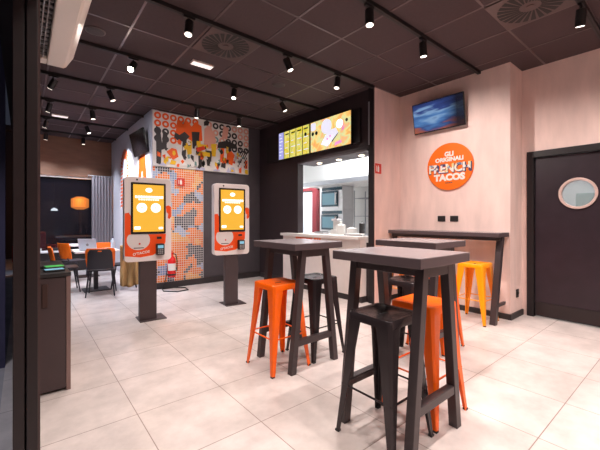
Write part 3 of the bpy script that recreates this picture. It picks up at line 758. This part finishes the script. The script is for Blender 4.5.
b = BM(); box(b, -.09, .09, -.07, .07, .0, .08); obj('base', b, 'kitchen_white', t, bevel=.01)
b = BM(); box(b, -.09, .09, .0, .07, .08, .24); obj('tower', b, 'kitchen_white', t, bevel=.01)
b = BM(); box(b, -.075, .075, -.06, .07, .2405, .285); obj('head', b, 'stainless', t, bevel=.01)
t = thing('steel_tray', 'flat steel tray with a folded cloth on the hatch worktop', 'tray', (4.34, 3.78, ZC), RX)
b = BM(); box(b, -.20, .20, -.09, .09, .0005, .008); box(b, -.20, .20, -.09, -.084, .008, .024); box(b, -.20, .20, .084, .09, .008, .024); obj('pan', b, 'steel_dull', t)
b = BM(); box(b, -.12, .14, -.06, .06, .0082, .035); obj('cloth', b, 'print_white', t, bevel=.012)
t = thing('kitchen_scale', 'low dark scale on the left end of the hatch worktop', 'scale', (4.42, 4.72, ZC), RX)
b = BM(); box(b, -.12, .12, -.08, .08, .0005, .035); obj('base', b, 'steel_dull', t, bevel=.006)
b = BM(); box(b, -.11, .11, -.07, .07, .0355, .045); obj('plate', b, 'grille_black', t, bevel=.003)
# kitchen light panels
def area(loc, rot, sx, sy, e, col):
    l = bpy.data.lights.new('panel_light', 'AREA'); l.shape = 'RECTANGLE'; l.size = sx; l.size_y = sy; l.energy = e; l.color = col
    o = bpy.data.objects.new('panel_light', l); C.objects.link(o); o.location = loc; o.rotation_euler = rot
    return o
KL = [(5.05, 4.6, 'ceiling light panel of the kitchen just behind the hatch'), (6.0, 7.6, 'ceiling light panel of the kitchen in front of the red door surround'), (6.2, 1.0, 'ceiling light panel of the room behind the porthole door')]
for x, y, lb in KL:
    t = thing('light_panel', lb, 'light', (x, y, HC)); b = BM(); box(b, -.3, .3, -.3, .3, -.02, -.0005); obj('frame', b, 'white_plastic', t)
    b = BM(); box(b, -.28, .28, -.28, .28, -.024, -.0202); obj('diffuser', b, 'light_bar', t)
    area((x, y, HC - .04), (0, 0, 0), .55, .55, {4.6: 115, 7.6: 95, 1.0: 24}[y], (.92, .96, 1))

# ------------------------------------------------------------------ mural block
t = thing('mural_panel', 'wide white collage mural with orange rings and bold coloured shapes', 'mural', (1.885, 6.664, 2.33))
W_, H_ = 2.06, 1.045
b = BM(); box(b, 0, W_, -.045, 0, 0, H_); obj('panel', b, 'panel_white', t, bevel=.002)
ya, yb = -.048, -.0455
rngs = {'art_orange': BM(), 'art_black': BM(), 'art_pink': BM(), 'art_teal': BM()}
n_ = 14
for c in range(n_):
    for r in range(5):
        x = .085 + c * .147; z = H_ - .085 - r * .145
        if c < 2: k = 'art_orange' if r < 2 else 'art_black'
        elif c < 6: k = 'art_orange'
        elif c == 6: continue
        else: k = ['art_black', 'art_pink', 'art_teal', 'art_black', 'art_pink', 'art_pink', 'art_black', 'art_pink'][(c * 3 + r * 5) % 8]
        if r > 2 and 2 < c < 7: continue
        if r > 3: continue
        annulus(rngs[k], x, z, .029, .066, ya, yb, 18)
for k, nm in (('art_orange', 'orange_ring_pattern'), ('art_black', 'black_ring_pattern'), ('art_pink', 'pink_ring_pattern'), ('art_teal', 'teal_ring_pattern')): obj(nm, rngs[k], k, t)
def P_(bm, pts, lay=0): poly(bm, [(x * W_, z * H_) for x, z in pts], ya - .003 * (lay + 1), ya - .003 * lay - .0006)
b = BM(); P_(b, [(.20, .60), (.22, .90), (.28, .84), (.30, .95), (.36, .82), (.40, .93), (.46, .86), (.47, .58), (.38, .52), (.30, .60)], 0); P_(b, [(.18, .14), (.24, .22), (.23, .34), (.17, .36), (.12, .28)], 0); P_(b, [(.66, .20), (.70, .20), (.71, .56), (.67, .58)]); P_(b, [(.735, .20), (.80, .16), (.83, .38), (.78, .48), (.74, .40)]); P_(b, [(.95, .12), (.985, .12), (.985, .30), (.955, .30)]); P_(b, [(.88, .02), (.91, .02), (.91, .18), (.88, .18)])
obj('orange_print', b, 'art_orange', t)
b = BM()
P_(b, [(.03, .05), (.07, .03), (.075, .30), (.12, .34), (.13, .62), (.09, .66), (.08, .42), (.06, .70), (.025, .72)], 1)
P_(b, [(.255, .20), (.30, .16), (.31, .55), (.34, .62), (.29, .70), (.24, .62), (.20, .66), (.19, .56), (.25, .48)], 1)
P_(b, [(.37, .40), (.43, .42), (.44, .74), (.36, .72)], 1)
P_(b, [(.34, .06), (.38, .05), (.38, .26), (.35, .28)], 1); P_(b, [(.42, .04), (.46, .04), (.47, .34), (.43, .34)], 1); P_(b, [(.52, .10), (.56, .10), (.57, .40), (.50, .40)], 1)
P_(b, [(.485, .88), (.53, .90), (.545, .98), (.515, 1.0), (.485, .96)], 1)
P_(b, [(.63, .48), (.86, .52), (.85, .60), (.74, .66), (.64, .60)], 1)
P_(b, [(.68, .10), (.72, .08), (.73, .30), (.69, .30)], 1)
obj('black_print', b, 'art_black', t)
b = BM()
for i in range(9):
    for j in range(9):
        if (i + j) % 2 == 0 and not (3 <= i <= 5 and j < 3): x = .865 + i * .0125; z = .14 + j * .045; P_(b, [(x, z), (x + .0118, z), (x + .0118, z + .043), (x, z + .043)], 1)
obj('check_pattern', b, 'art_black', t)
b = BM(); P_(b, [(.485, .50), (.56, .46), (.62, .60), (.60, .72), (.56, .88), (.53, .90), (.49, .82)], 0); P_(b, [(.68, .70), (.74, .68), (.76, .92), (.70, .96)], 0); obj('pink_print', b, 'art_pink', t)
b = BM(); P_(b, [(.30, .48), (.36, .55), (.36, .30), (.32, .26)], 2); P_(b, [(.40, .28), (.55, .28), (.55, .36), (.45, .37), (.45, .44), (.53, .45), (.53, .51), (.45, .51), (.45, .56), (.41, .56)], 2); P_(b, [(.57, .30), (.61, .30), (.62, .56), (.56, .54)], 2); P_(b, [(.15, .06), (.20, .05), (.21, .12), (.16, .14)], 2); P_(b, [(.95, .02), (.99, .0), (.99, .10), (.955, .1)], 2); obj('yellow_letter_print', b, 'art_yellow', t)
b = BM(); P_(b, [(.20, .42), (.24, .52), (.27, .50), (.26, .26), (.31, .06), (.26, .04), (.23, .22)], 2); P_(b, [(.31, .22), (.34, .24), (.41, .06), (.36, .04)], 2); P_(b, [(.39, .44), (.42, .50), (.43, .04), (.385, .05)], 2); P_(b, [(.565, .04), (.64, .06), (.65, .40), (.60, .44)], 1); obj('white_letter_print', b, 'art_white', t)
b = BM(); P_(b, [(.05, .02), (.12, .02), (.10, .10)], 2); P_(b, [(.40, .0), (.50, .0), (.49, .05), (.41, .06)], 2); P_(b, [(.58, .01), (.66, .01), (.64, .10)], 2); P_(b, [(.73, .01), (.84, .01), (.82, .12), (.76, .12)], 1); obj('lilac_print', b, 'art_lilac', t)
rr = random.Random(11)
for nm, mt_ in (('orange_scrap_print', 'art_orange'), ('black_scrap_print', 'art_black'), ('white_scrap_print', 'art_white'), ('yellow_scrap_print', 'art_yellow'), ('teal_scrap_print', 'art_teal')):
    b = BM()
    for k in range(14 if mt_ != 'art_teal' else 7):
        cx, cz = rr.uniform(.04, .96), rr.uniform(.04, .52); a0 = rr.uniform(0, 6.28); m_ = rr.choice((3, 4, 4, 5))
        P_(b, [(min(.99, max(.01, cx + rr.uniform(.010, .026) * math.cos(a0 + 2 * PI * q / m_))), min(.97, max(.02, cz + rr.uniform(.03, .075) * math.sin(a0 + 2 * PI * q / m_)))) for q in range(m_)], 3 if mt_ == 'art_white' else 2.5)
    obj(nm, b, mt_, t)
b = BM(); P_(b, [(.42, .34), (.50, .42), (.48, .48), (.40, .42)], 3); P_(b, [(.80, .22), (.83, .20), (.835, .30)], 3); obj('red_print', b, 'art_red', t)

b = BM(); box(b, 0, .99, -.03, 0, 0, 2.20)
t = obj('mosaic_panel', b, 'mosaic', None); t.location = (1.885, 6.664, .12)
tag(t, 'tall mosaic panel of small orange, blue and charcoal tiles below the mural', 'mosaic')
b = BM(); box(b, .99, 1.0, -.034, 0, 0, 2.20); obj('edge_trim', b, 'steel_dull', t)
b = BM(); box(b, -.02, -.0005, -.03, 0, 0, 2.20); obj('corner_trim', b, 'white_wall', t)
fire_sign((2.41, 6.62, 2.06), 0, .15, 'square red fire sign on the mosaic wall above the extinguisher')

# big letters on the white side wall
t = thing('wall_letters', 'large orange striped letters painted along the white side wall', 'wall graphic', (1.88, 8.3, 0), RX)
b = BM()
for k in range(13):        # a striped arch
    a0 = PI * k / 13; a1 = a0 + PI / 13 * .62
    for r0, r1 in ((.20, .40),):
        pts = [(-.55 + r0 * math.cos(a0), 2.55 + r0 * 1.1 * math.sin(a0)), (-.55 + r1 * math.cos(a0), 2.55 + r1 * 1.1 * math.sin(a0)), (-.55 + r1 * math.cos(a1), 2.55 + r1 * 1.1 * math.sin(a1)), (-.55 + r0 * math.cos(a1), 2.55 + r0 * 1.1 * math.sin(a1))]
        poly(b, pts, -.004, -.0005)
for k in range(11):
    z = 2.47 - k * .085
    for x in (-.95, -.35): poly(b, [(x, z), (x + .2, z + .02), (x + .2, z + .062), (x, z + .045)], -.004, -.0005)
for k in range(3): poly(b, [(-.36, 1.93 - k * .07), (-.05, 1.97 - k * .07), (-.05, 2.01 - k * .07), (-.36, 1.97 - k * .07)], -.004, -.0005)
obj('striped_letter', b, 'art_orange', t)
b = BM()
poly(b, [(.50, 1.30), (.72, 1.30), (.93, 2.30), (1.03, 2.30), (1.24, 1.30), (1.46, 1.30), (1.18, 2.62), (.78, 2.62)], -.004, -.0005)
obj('solid_letter', b, 'art_orange', t)
b = BM(); poly(b, [(.80, 1.45), (1.16, 1.45), (1.0, 2.2), (.96, 2.2)], -.003, -.0005); obj('letter_core', b, 'stool_amber', t)
light((1.2, 8.47, 3.15), (.7, .05, -.9), 120 * LK, 75, col=(.86, .88, 1)); light((1.15, 7.19, 3.15), (.7, .02, -1.1), 110 * LK, 75, col=(.86, .88, 1))  # added wash lights without fittings, brightening the white side wall

# fire extinguisher on its stand
t = thing('extinguisher_stand', 'black wire floor stand holding the fire extinguisher', 'stand', (2.15, 6.38, 0))
b = BM(); tube(b, [(-.12, .17, .012), (.10, .18, .012), (.27, .02, .012), (.24, -.20, .012), (.02, -.24, .012), (-.16, -.05, .012)], .010, 8, True); obj('floor_loop', b, 'lamp_black', t)
b = BM(); tube(b, [(-.10, .17, .012), (-.06, .12, .25), (-.02, .085, .62)], .009, 8); obj('upright', b, 'lamp_black', t)
b = BM(); annulus(b, 0, 0, .074, .082, -.012, .012, 24)
for v in b.verts: v.co = Vector((v.co.x, v.co.z, v.co.y + .30))
obj('holder', b, 'lamp_black', t)
t = thing('fire_extinguisher', 'red fire extinguisher on its stand in front of the mosaic', 'fire extinguisher', (2.15, 6.38, .245))
b = BM(); lathe(b, [(.055, 0), (.070, .012), (.072, .05), (.072, .30), (.064, .35), (.035, .385), (.022, .40)], n=28); obj('cylinder', b, 'extinguisher_red', t, smooth=True)
b = BM(); cyl(b, (0, 0, .40), (0, 0, .44), .022, n=14); box(b, -.05, .03, -.012, .012, .44, .462); box(b, -.055, .02, -.012, .012, .475, .49); obj('valve', b, 'extinguisher_red', t)
b = BM(); tube(b, [(.02, 0, .44), (.075, -.01, .42), (.095, -.02, .30), (.09, -.03, .12)], .010, 8); obj('hose', b, 'rubber', t)
b = BM()
rg = [[(.0728 * math.cos(a), .0728 * math.sin(a), z) for a in [math.radians(190 + 14 * k) for k in range(12)]] for z in (.13, .26)]
R0 = [[b.verts.new(p) for p in r] for r in rg]
for i in range(11): b.faces.new((R0[0][i], R0[0][i + 1], R0[1][i + 1], R0[1][i]))
obj('paper_label', b, 'print_white', t)

# ------------------------------------------------------------------ kiosks
def make_kiosk(label):
    t = thing('ordering_kiosk', label, 'kiosk', (0, 0, 0), 0, 'self-ordering kiosks')
    w = .575; z0, z1 = .78, 1.87
    b = BM(); poly(b, rrect(-w / 2, w / 2, z0, z1, .05, 6), 0, .11); obj('body', b, 'kiosk_grey', t, bevel=.006)
    b = BM(); poly(b, rrect(-w / 2 + .075, w / 2 - .075, 1.135, 1.80, .008, 2), -.012, -.0005); sc = obj('screen', b, 'screen_bezel', t, bevel=.003)
    b = BM(); box(b, -.187, .187, -.0145, -.0122, 1.165, 1.775); obj('display', b, 'kiosk_display', sc)
    b = BM(); yy = (-.0165, -.0147)
    pts = [(x * 1.0, z) for x, z in circ(0, 0, 1, 20)]
    poly(b, [(.0 + x * .042, 1.705 + z * .03) for x, z in pts], *yy)
    [box(b, -.165 + k * .0315, -.165 + k * .0315 + .026, yy[0], yy[1], 1.598, 1.632) for k in range(11)]
    for k in range(9): box(b, -.125 + k * .0285, -.125 + k * .0285 + .021, yy[0], yy[1], 1.572, 1.590)
    for x in (-.085, .085): poly(b, circ(x, 1.475, .062, 26), *yy)
    poly(b, rrect(-.175, -.10, 1.195, 1.235, .01, 3), *yy); poly(b, rrect(.12, .175, 1.195, 1.225, .01, 3), *yy)
    obj('display_graphics', b, 'display_white', sc)
    b = BM()
    for x in (-.085, .085): poly(b, circ(x, 1.475, .010, 14), -.018, -.0167)
    obj('button_marks', b, 'kiosk_display', sc)
    # orange swoosh round a pale disc
    b = BM(); cx, cz = -.11, 1.03; o_ = []
    x0, x1 = -w / 2 + .006, w / 2 - .006
    outline = [(x0, 1.40), (x0 + .045, 1.41), (x0 + .068, 1.37), (x0 + .068, 1.13), (.05, 1.13), (.215, 1.13), (.21, 1.02), (.16, .92), (.05, .855), (-.10, .835), (x0, .86)]
    poly(b, outline, -.003, -.0005); obj('orange_swoosh', b, 'kiosk_orange', t)
    b = BM(); poly(b, [(x, min(z, 1.1305)) for x, z in [(-.122 + .138 * math.cos(2 * PI * i / 40), 1.058 + .128 * math.sin(2 * PI * i / 40)) for i in range(40)]], -.005, -.0032); obj('pale_disc', b, 'kiosk_circle', t)
    b = BM(); text_bm(b, "O'TACOS", .045, -.09, .893, -.006, -.0034, 1.05, .001)
    for v in b.verts: v.co.z += (v.co.x + .07) * .16
    obj('lettering', b, 'print_white', t)
    b = BM(); poly(b, [(.215, 1.50), (.25, 1.515), (.282, 1.495), (.283, 1.36), (.262, 1.33), (.240, 1.345), (.247, 1.40), (.225, 1.42)], -.003, -.0005); obj('orange_sticker', b, 'kiosk_orange', t)
    b = BM(); poly(b, circ(-.11, 1.01, .012, 12), -.0065, -.0052); obj('red_dot', b, 'sign_red', t)
    b = BM(); box(b, -.18, -.06, -.0065, -.0052, .952, .962); obj('printer_slot', b, 'rubber', t)
    b = BM(); box(b, .10, .16, -.006, -.0032, 1.065, 1.095); obj('scanner', b, 'rubber', t)
    b = BM(); poly(b, circ(-.14, 1.835, .012, 14), -.004, -.0005); obj('camera_dot', b, 'rubber', t)
    b = BM(); poly(b, rrect(.085, .185, .855, 1.005, .015, 4), -.06, -.0005); cr = obj('card_reader', b, 'grille_black', t, bevel=.004)
    b = BM(); box(b, .10, .17, -.062, -.0605, .945, .985); obj('reader_display', b, 'blue_pad', cr)
    b = BM()
    for i in range(3):
        for j in range(3): box(b, .102 + i * .024, .119 + i * .024, -.063, -.0605, .872 + j * .022, .887 + j * .022)
    obj('reader_keys', b, 'print_grey', cr)
    b = BM(); box(b, -.105, .105, .02, .10, .012, .80); obj('post', b, 'post_grey', t, bevel=.004)
    b = BM(); box(b, -.11, .22, -.04, .26, 0, .012); obj('base_plate', b, 'post_grey', t, bevel=.002)
    return t
k1 = make_kiosk('self-ordering kiosk on the left, in front of the mosaic and extinguisher'); k1.location = (1.275, 4.66, 0); k1.rotation_euler = (0, 0, -.05)
dup(k1, (2.50, 4.68, 0), -.10, 'self-ordering kiosk in front of the dark grey wall, below the mural right half')

# ------------------------------------------------------------------ cabinet at the entrance
t = thing('waste_cabinet', 'narrow dark brown cabinet with a slanted black top behind the facade post', 'cabinet', (0, 0, 0))
b = BM(); box(b, .002, .27, 3.20, 4.15, .02, .885); obj('carcass', b, 'cabinet_brown', t)
b = BM(); box(b, .004, .262, 3.18, 3.1995, .02, .88); dr = obj('door', b, 'cabinet_brown', t, bevel=.002)
b = BM(); box(b, .112, .148, 3.168, 3.1795, .66, .84); obj('handle', b, 'handle_brown', dr, bevel=.004)
b = BM(); box(b, .264, .292, 3.175, 4.15, .0, .885); obj('side_panel', b, 'cabinet_edge', t)
b = BM(); box(b, .0, .295, 3.17, 4.16, .886, .915); obj('cabinet_top', b, 'grille_black', t, bevel=.003)
t = thing('payment_pad', 'small device with a green lit top lying on the dark cabinet', 'payment terminal', (.205, 3.48, .915), .15)
b = BM(); box(b, -.065, .065, -.05, .05, .0005, .02); obj('body', b, 'grille_black', t, bevel=.004)
b = BM(); box(b, -.06, .06, -.045, .045, .0202, .024); obj('lit_top', b, 'green_pad', t)
t = thing('payment_pad', 'small device with a pale blue lit top at the front of the dark cabinet', 'payment terminal', (.195, 3.30, .915), .1)
b = BM(); box(b, -.065, .065, -.04, .04, .0005, .016); obj('body', b, 'grille_black', t, bevel=.004)
b = BM(); box(b, -.06, .06, -.036, .036, .0162, .02); obj('lit_top', b, 'blue_pad', t)
t = thing('card_holder', 'black tray with two upright white cards on the dark cabinet', 'card holder', (.10, 3.55, .915), 0)
b = BM(); box(b, -.10, .035, -.05, .05, .0005, .025); obj('tray', b, 'rubber', t, bevel=.003)
for k, x in enumerate((-.045, .0)):
    b = BM(); box(b, x, x + .014, -.006, .006, .0252, .082); obj('card', b, 'print_white', t)

# ------------------------------------------------------------------ dining corner at the back
def make_dining_table(label):
    t = thing('dining_table', label, 'table', (0, 0, 0), 0, 'white dining tables at the back')
    b = BM(); box(b, -.36, .36, -.33, .33, .72, .75); obj('tabletop', b, 'white_top', t, bevel=.004)
    b = BM(); box(b, -.035, .035, -.035, .035, .016, .72); obj('column', b, 'chair_black', t)
    b = BM(); box(b, -.21, .21, -.21, .21, 0, .016); obj('base_plate', b, 'chair_black', t, bevel=.003)
    return t
d1 = make_dining_table('white dining table under the laptop, black chair in front'); d1.location = (1.07, 7.36, 0)
dup(d1, (1.18, 9.20, 0), 0, 'white dining table between the laptop table and the far window')
def make_chair(label, backm, seatm, cover=False):
    t = thing('dining_chair', label, 'chair', (0, 0, 0), 0, 'dining chairs at the back')
    b = BM(); pts = rrect(-.21, .21, -.20, .20, .05, 5); loft(b, [[(x, y, .435) for x, y in pts], [(x, y, .46) for x, y in pts]]); obj('seat', b, seatm, t, bevel=.004)
    b = BM(); rg = []
    n = 9
    for z, w, yb_ in ((.50, .205, -.18), (.62, .22, -.205), (.78, .225, -.235), (.83, .20, -.245)):
        fr = [(w * (2 * i / (n - 1) - 1), yb_ + .05 * (2 * i / (n - 1) - 1) ** 2, z) for i in range(n)]
        bk = [(x, y - .018, z) for x, y, z in reversed(fr)]; rg.append(fr + bk)
    loft(b, rg); obj('backrest', b, backm, t, bevel=.004)
    if cover:
        b = BM(); rg = []
        for z, w, yb_ in ((.47, .20, -.215), (.62, .19, -.245), (.76, .18, -.272), (.81, .15, -.283)):
            fr = [(w * (2 * i / (n - 1) - 1), yb_ + .03 * (2 * i / (n - 1) - 1) ** 2, z) for i in range(n)]
            rg.append(fr + [(x, y - .012, z) for x, y, z in reversed(fr)])
        loft(b, rg); bk_ = obj('back_cover', b, 'chair_black', t, bevel=.003)
        b = BM(); poly(b, rrect(-.03, .03, .775, .795, .009, 4), -.302, -.284); obj('grip_hole', b, backm, bk_)
    for sx in (-1, 1):
        for sy in (-1, 1):
            b = BM(); cyl(b, (sx * .17, sy * .15, .435), (sx * .215, sy * .215, 0), .016, .011, 10); obj('leg', b, 'chair_black', t)
        b = BM(); tube(b, [(sx * .16, -.16, .44), (sx * .165, -.205, .52)], .010, 8); obj('back_bracket', b, 'chair_black', t)
    return t
cb = make_chair('orange chair with a black back cover, back to the viewer before the laptop table', 'chair_orange', 'chair_black', True); cb.location = (1.08, 6.82, 0); cb.rotation_euler = (0, 0, -.25)
co = make_chair('orange-backed dining chair seen side-on left of the laptop table', 'chair_orange', 'chair_black'); co.location = (.60, 7.50, 0); co.rotation_euler = (0, 0, -PI / 2)
dup(co, (.84, 8.62, 0), -PI / 2 + .4, 'orange-backed dining chair seen side-on at the table behind the laptop table')
dup(co, (1.27, 7.99, 0), PI * .95, 'orange-backed dining chair beyond the laptop table, right of the laptop')
dup(cb, (1.55, 7.32, 0), PI / 2 - .25, 'dining chair with the brown jacket hung over it')
t = thing('laptop', 'silver laptop open on the white dining table, lid towards the viewer', 'laptop', (.985, 7.30, .75), -.60)
b = BM(); box(b, -.155, .155, -.10, .11, .0005, .014); obj('base', b, 'laptop_silver', t, bevel=.004)
b = BM(); ml = Matrix.Translation((0, -.10, .012)) @ Matrix.Rotation(math.radians(14), 4, 'X'); box(b, -.155, .155, -.004, .004, .003, .215, ml); ld = obj('lid', b, 'laptop_silver', t)
b = BM()
pts = [(.0, -.030), (.012, -.033), (.024, -.018), (.028, .0), (.018, .016), (.004, .013), (-.010, .016), (-.024, .008), (-.027, -.010), (-.018, -.028), (-.008, -.033)]
poly(b, pts, -.0062, -.0046); poly(b, [(.002, .018), (.012, .022), (.014, .034), (.004, .028)], -.0062, -.0046)
for v in b.verts: v.co = ml @ Vector((v.co.x * .9, v.co.y, v.co.z * .9 + .108))
obj('lid_emblem', b, 'print_grey', ld)
t = thing('water_bottle', 'clear water bottle with a dark cap on the white dining table', 'bottle', (1.32, 7.18, .75))
b = BM(); lathe(b, [(.030, .0005), (.034, .01), (.034, .10), (.031, .11), (.034, .12), (.034, .17), (.014, .205), (.013, .22)], n=20); obj('body', b, 'bottle_plastic', t, smooth=True)
b = BM(); cyl(b, (0, 0, .2205), (0, 0, .245), .017, n=14); obj('cap', b, 'sign_dark', t)
# jacket hung over the chair
b = BM(); nu, nv = 26, 16; rows = []
for j in range(nv + 1):
    v = j / nv; row = []
    for i in range(nu + 1):
        u = i / nu - .5
        wd = .36 + .16 * v
        x = u * wd + .09 * v
        y = .035 * math.sin(u * 26 + 3 * v) * (.3 + v) + .02 * math.sin(u * 9 - 5 * v)
        z = .84 - .74 * v + .03 * math.sin(u * 7) * v
        row.append(b.verts.new((x, y, z)))
    rows.append(row)
for j in range(nv):
    for i in range(nu): b.faces.new((rows[j][i], rows[j][i + 1], rows[j + 1][i + 1], rows[j + 1][i]))
jk = obj('jacket', b, 'brown_cloth', None, smooth=True); jk.location = (1.55, 6.84, 0.0); jk.rotation_euler = (0, 0, -.5)
sm = jk.modifiers.new('thick', 'SOLIDIFY'); sm.thickness = .03; sm.offset = 0
tag(jk, 'brown jacket hanging over the back of a dining chair', 'jacket')
# things on the sill
t = thing('sill_box', 'small pale box lying on the far window sill', 'box', (.20, 10.30, .545)); b = BM(); box(b, -.16, .16, -.05, .05, .0005, .06); obj('body', b, 'print_white', t, bevel=.004)
b = BM(); box(b, -.162, .162, -.052, .052, .0602, .075); obj('lid', b, 'print_grey', t, bevel=.003)
t = thing('router', 'small black device with an aerial on the far window sill', 'device', (.66, 10.30, .545)); b = BM(); box(b, -.13, .13, -.05, .05, .0005, .07); obj('body', b, 'grille_black', t, bevel=.006)
b = BM(); cyl(b, (.10, 0, .07), (.13, 0, .17), .006, n=8); obj('aerial', b, 'grille_black', t)

# ------------------------------------------------------------------ beyond the window and the shop front
b = BM(); box(b, -6, -.12, -3, 16, -.12, -.02); box(b, -.12, 6, 10.5, 16, -.12, -.02); struct('pavement', b, 'pavement')
b = BM(); box(b, -6, 6, 15.0, 15.2, 0, 4.5); box(b, -6.2, -6, -3, 15.2, 0, 4.5); struct('wall_street', b, 'night_wall')
b = BM(); n = 34
fr = [(1.38 + .47 * i / n, 10.14 + .022 * math.sin(i * 1.3)) for i in range(n + 1)]
loft(b, [[(x, y, z) for x, y in fr] + [(x, y + .010, z) for x, y in reversed(fr)] for z in (.02, 2.44)])
t = obj('curtain', b, 'drape', None); tag(t, 'pale grey curtain at the right side of the far window', 'curtain')
b = BM(); tube(b, [(1.30, 10.145, 2.45), (1.86, 10.145, 2.45)], .012, 8); obj('rail', b, 'steel_dull', t)
b = BM(); box(b, 1.33, 1.35, 10.145, 10.379, 2.44, 2.46); box(b, 1.80, 1.82, 10.145, 10.379, 2.44, 2.46); obj('rail_bracket', b, 'steel_dull', t)
t = thing('reflected_glow', 'glowing shape added for a blurred orange reflection in the far window', 'lantern', (1.40, 12.6, -.02))  # added glowing body in place of a window reflection, no lantern there
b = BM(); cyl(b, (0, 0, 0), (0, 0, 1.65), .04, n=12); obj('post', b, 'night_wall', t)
b = BM(); lathe(b, [(.10, 1.65), (.24, 1.72), (.24, 1.98), (.10, 2.05)], n=20); obj('shade', b, 'reflected_orange', t)
l = bpy.data.lights.new('reflected_glow_light', 'POINT'); l.energy = 30; l.color = (1, .42, .12); l.shadow_soft_size = .3; o = bpy.data.objects.new('reflected_glow_light', l); C.objects.link(o); o.location = (1.3, 12.1, 2.0)  # added light spreading the orange glow
t = thing('pavement_lamp', 'tiny white hanging lamp outside the far window, at the left', 'lamp', (.80, 13.5, 1.60))
b = BM(); lathe(b, [(.10, .0), (.08, .05), (.02, .09)], n=16); obj('shade', b, 'tiny_glow', t)
b = BM(); cyl(b, (0, 0, .09), (0, 0, 2.4), .008, n=8); obj('cord', b, 'night_wall', t)
b = BM(); box(b, -1, 2.0, 13.3, 13.7, 4.0, 4.1); box(b, -1, -.9, 13.3, 13.7, 0, 4.0); box(b, 1.95, 2.05, 13.3, 13.7, 0, 4.0); struct('beam', b, 'night_wall')
t = thing('armchair', 'red upholstered armchair outside the far window', 'armchair', (.28, 11.5, -.02), .3)
b = BM(); box(b, -.32, .32, -.30, .30, .20, .45); obj('seat', b, 'red_fabric', t, bevel=.04)
b = BM(); box(b, -.32, .32, .20, .36, .46, 1.0); obj('backrest', b, 'red_fabric', t, bevel=.05)
for sx in (-1, 1):
    b = BM(); box(b, sx * .33 - (.0 if sx > 0 else .10), sx * .33 + (.10 if sx > 0 else .0), -.30, .30, .20, .65); obj('arm', b, 'red_fabric', t, bevel=.03)
    for sy in (-1, 1):
        b = BM(); cyl(b, (sx * .28, sy * .25, 0), (sx * .28, sy * .25, .2), .025, n=10); obj('leg', b, 'night_wall', t)
t = thing('terrace_table', 'pale round-cornered table outside the far window beside the red armchair', 'table', (1.20, 12.2, -.02))
b = BM(); box(b, -.45, .45, -.3, .3, .80, .84); obj('tabletop', b, 'mid_grey', t, bevel=.01)
for sx in (-1, 1):
    for sy in (-1, 1):
        b = BM(); cyl(b, (sx * .40, sy * .26, 0), (sx * .40, sy * .26, .80), .02, n=10); obj('leg', b, 'night_wall', t)
t = thing('glazed_screen', 'dark glazed screen outside, left of the brown facade post', 'screen', (0, 4.1, -.02))
b = BM(); box(b, -1.8, -.16, -.006, .006, .12, 3.2); obj('pane', b, 'dark_glass', t)
b = BM(); box(b, -1.84, -.12, -.03, .03, .0, .12); box(b, -1.84, -.12, -.03, .03, 3.2, 3.3); box(b, -.16, -.12, -.03, .03, .12, 3.2); box(b, -1.84, -1.8, -.03, .03, .12, 3.2); obj('frame', b, 'sign_dark', t)
b = BM(); box(b, -.62, -.17, -.012, -.0065, 1.55, 1.95); obj('grey_patch', b, 'mid_grey', t)  # plain grey rectangle on the pane

t = thing('added_pavement_light', 'unseen added light over the entrance, brightening the pavement outside', 'lamp', (-.16, 2.6, 2.9), PI / 2)  # fitting added to go with the pavement light, none known there
b = BM(); box(b, -.12, .12, -.0, .04, -.06, .06); obj('housing', b, 'white_plastic', t, bevel=.01)
b = BM(); box(b, -.10, .10, .0402, .07, -.045, .045); obj('diffuser', b, 'light_bar', t, bevel=.01)
light((-.5, 2.6, 2.85), (-.1, .1, -1), 120, 110, col=(.86, .88, 1))  # added light to brighten the pavement left of the post
# ------------------------------------------------------------------ camera, world, view
cam = bpy.data.cameras.new('camera'); cam.sensor_width = 36; cam.lens = 36 * 337 / 600; cam.shift_y = -.01; cam.clip_start = .05
co_ = bpy.data.objects.new('camera', cam); C.objects.link(co_); co_.location = (0, 0, EYE)
co_.rotation_euler = (PI / 2, 0, -math.atan2(.636, .772))
sc = bpy.context.scene; sc.camera = co_
wd = bpy.data.worlds.new('night'); sc.world = wd; wd.use_nodes = True
bg = wd.node_tree.nodes['Background']; bg.inputs[0].default_value = (.35, .38, .55, 1); bg.inputs[1].default_value = .06
sc.view_settings.view_transform = 'Standard'; sc.view_settings.look = 'None'; sc.view_settings.exposure = 0; sc.view_settings.gamma = 1
sc.view_settings.use_curve_mapping = False
sc.cycles.use_denoising = True
sc.cycles.max_bounces = 8; sc.cycles.diffuse_bounces = 5; sc.cycles.sample_clamp_indirect = 5
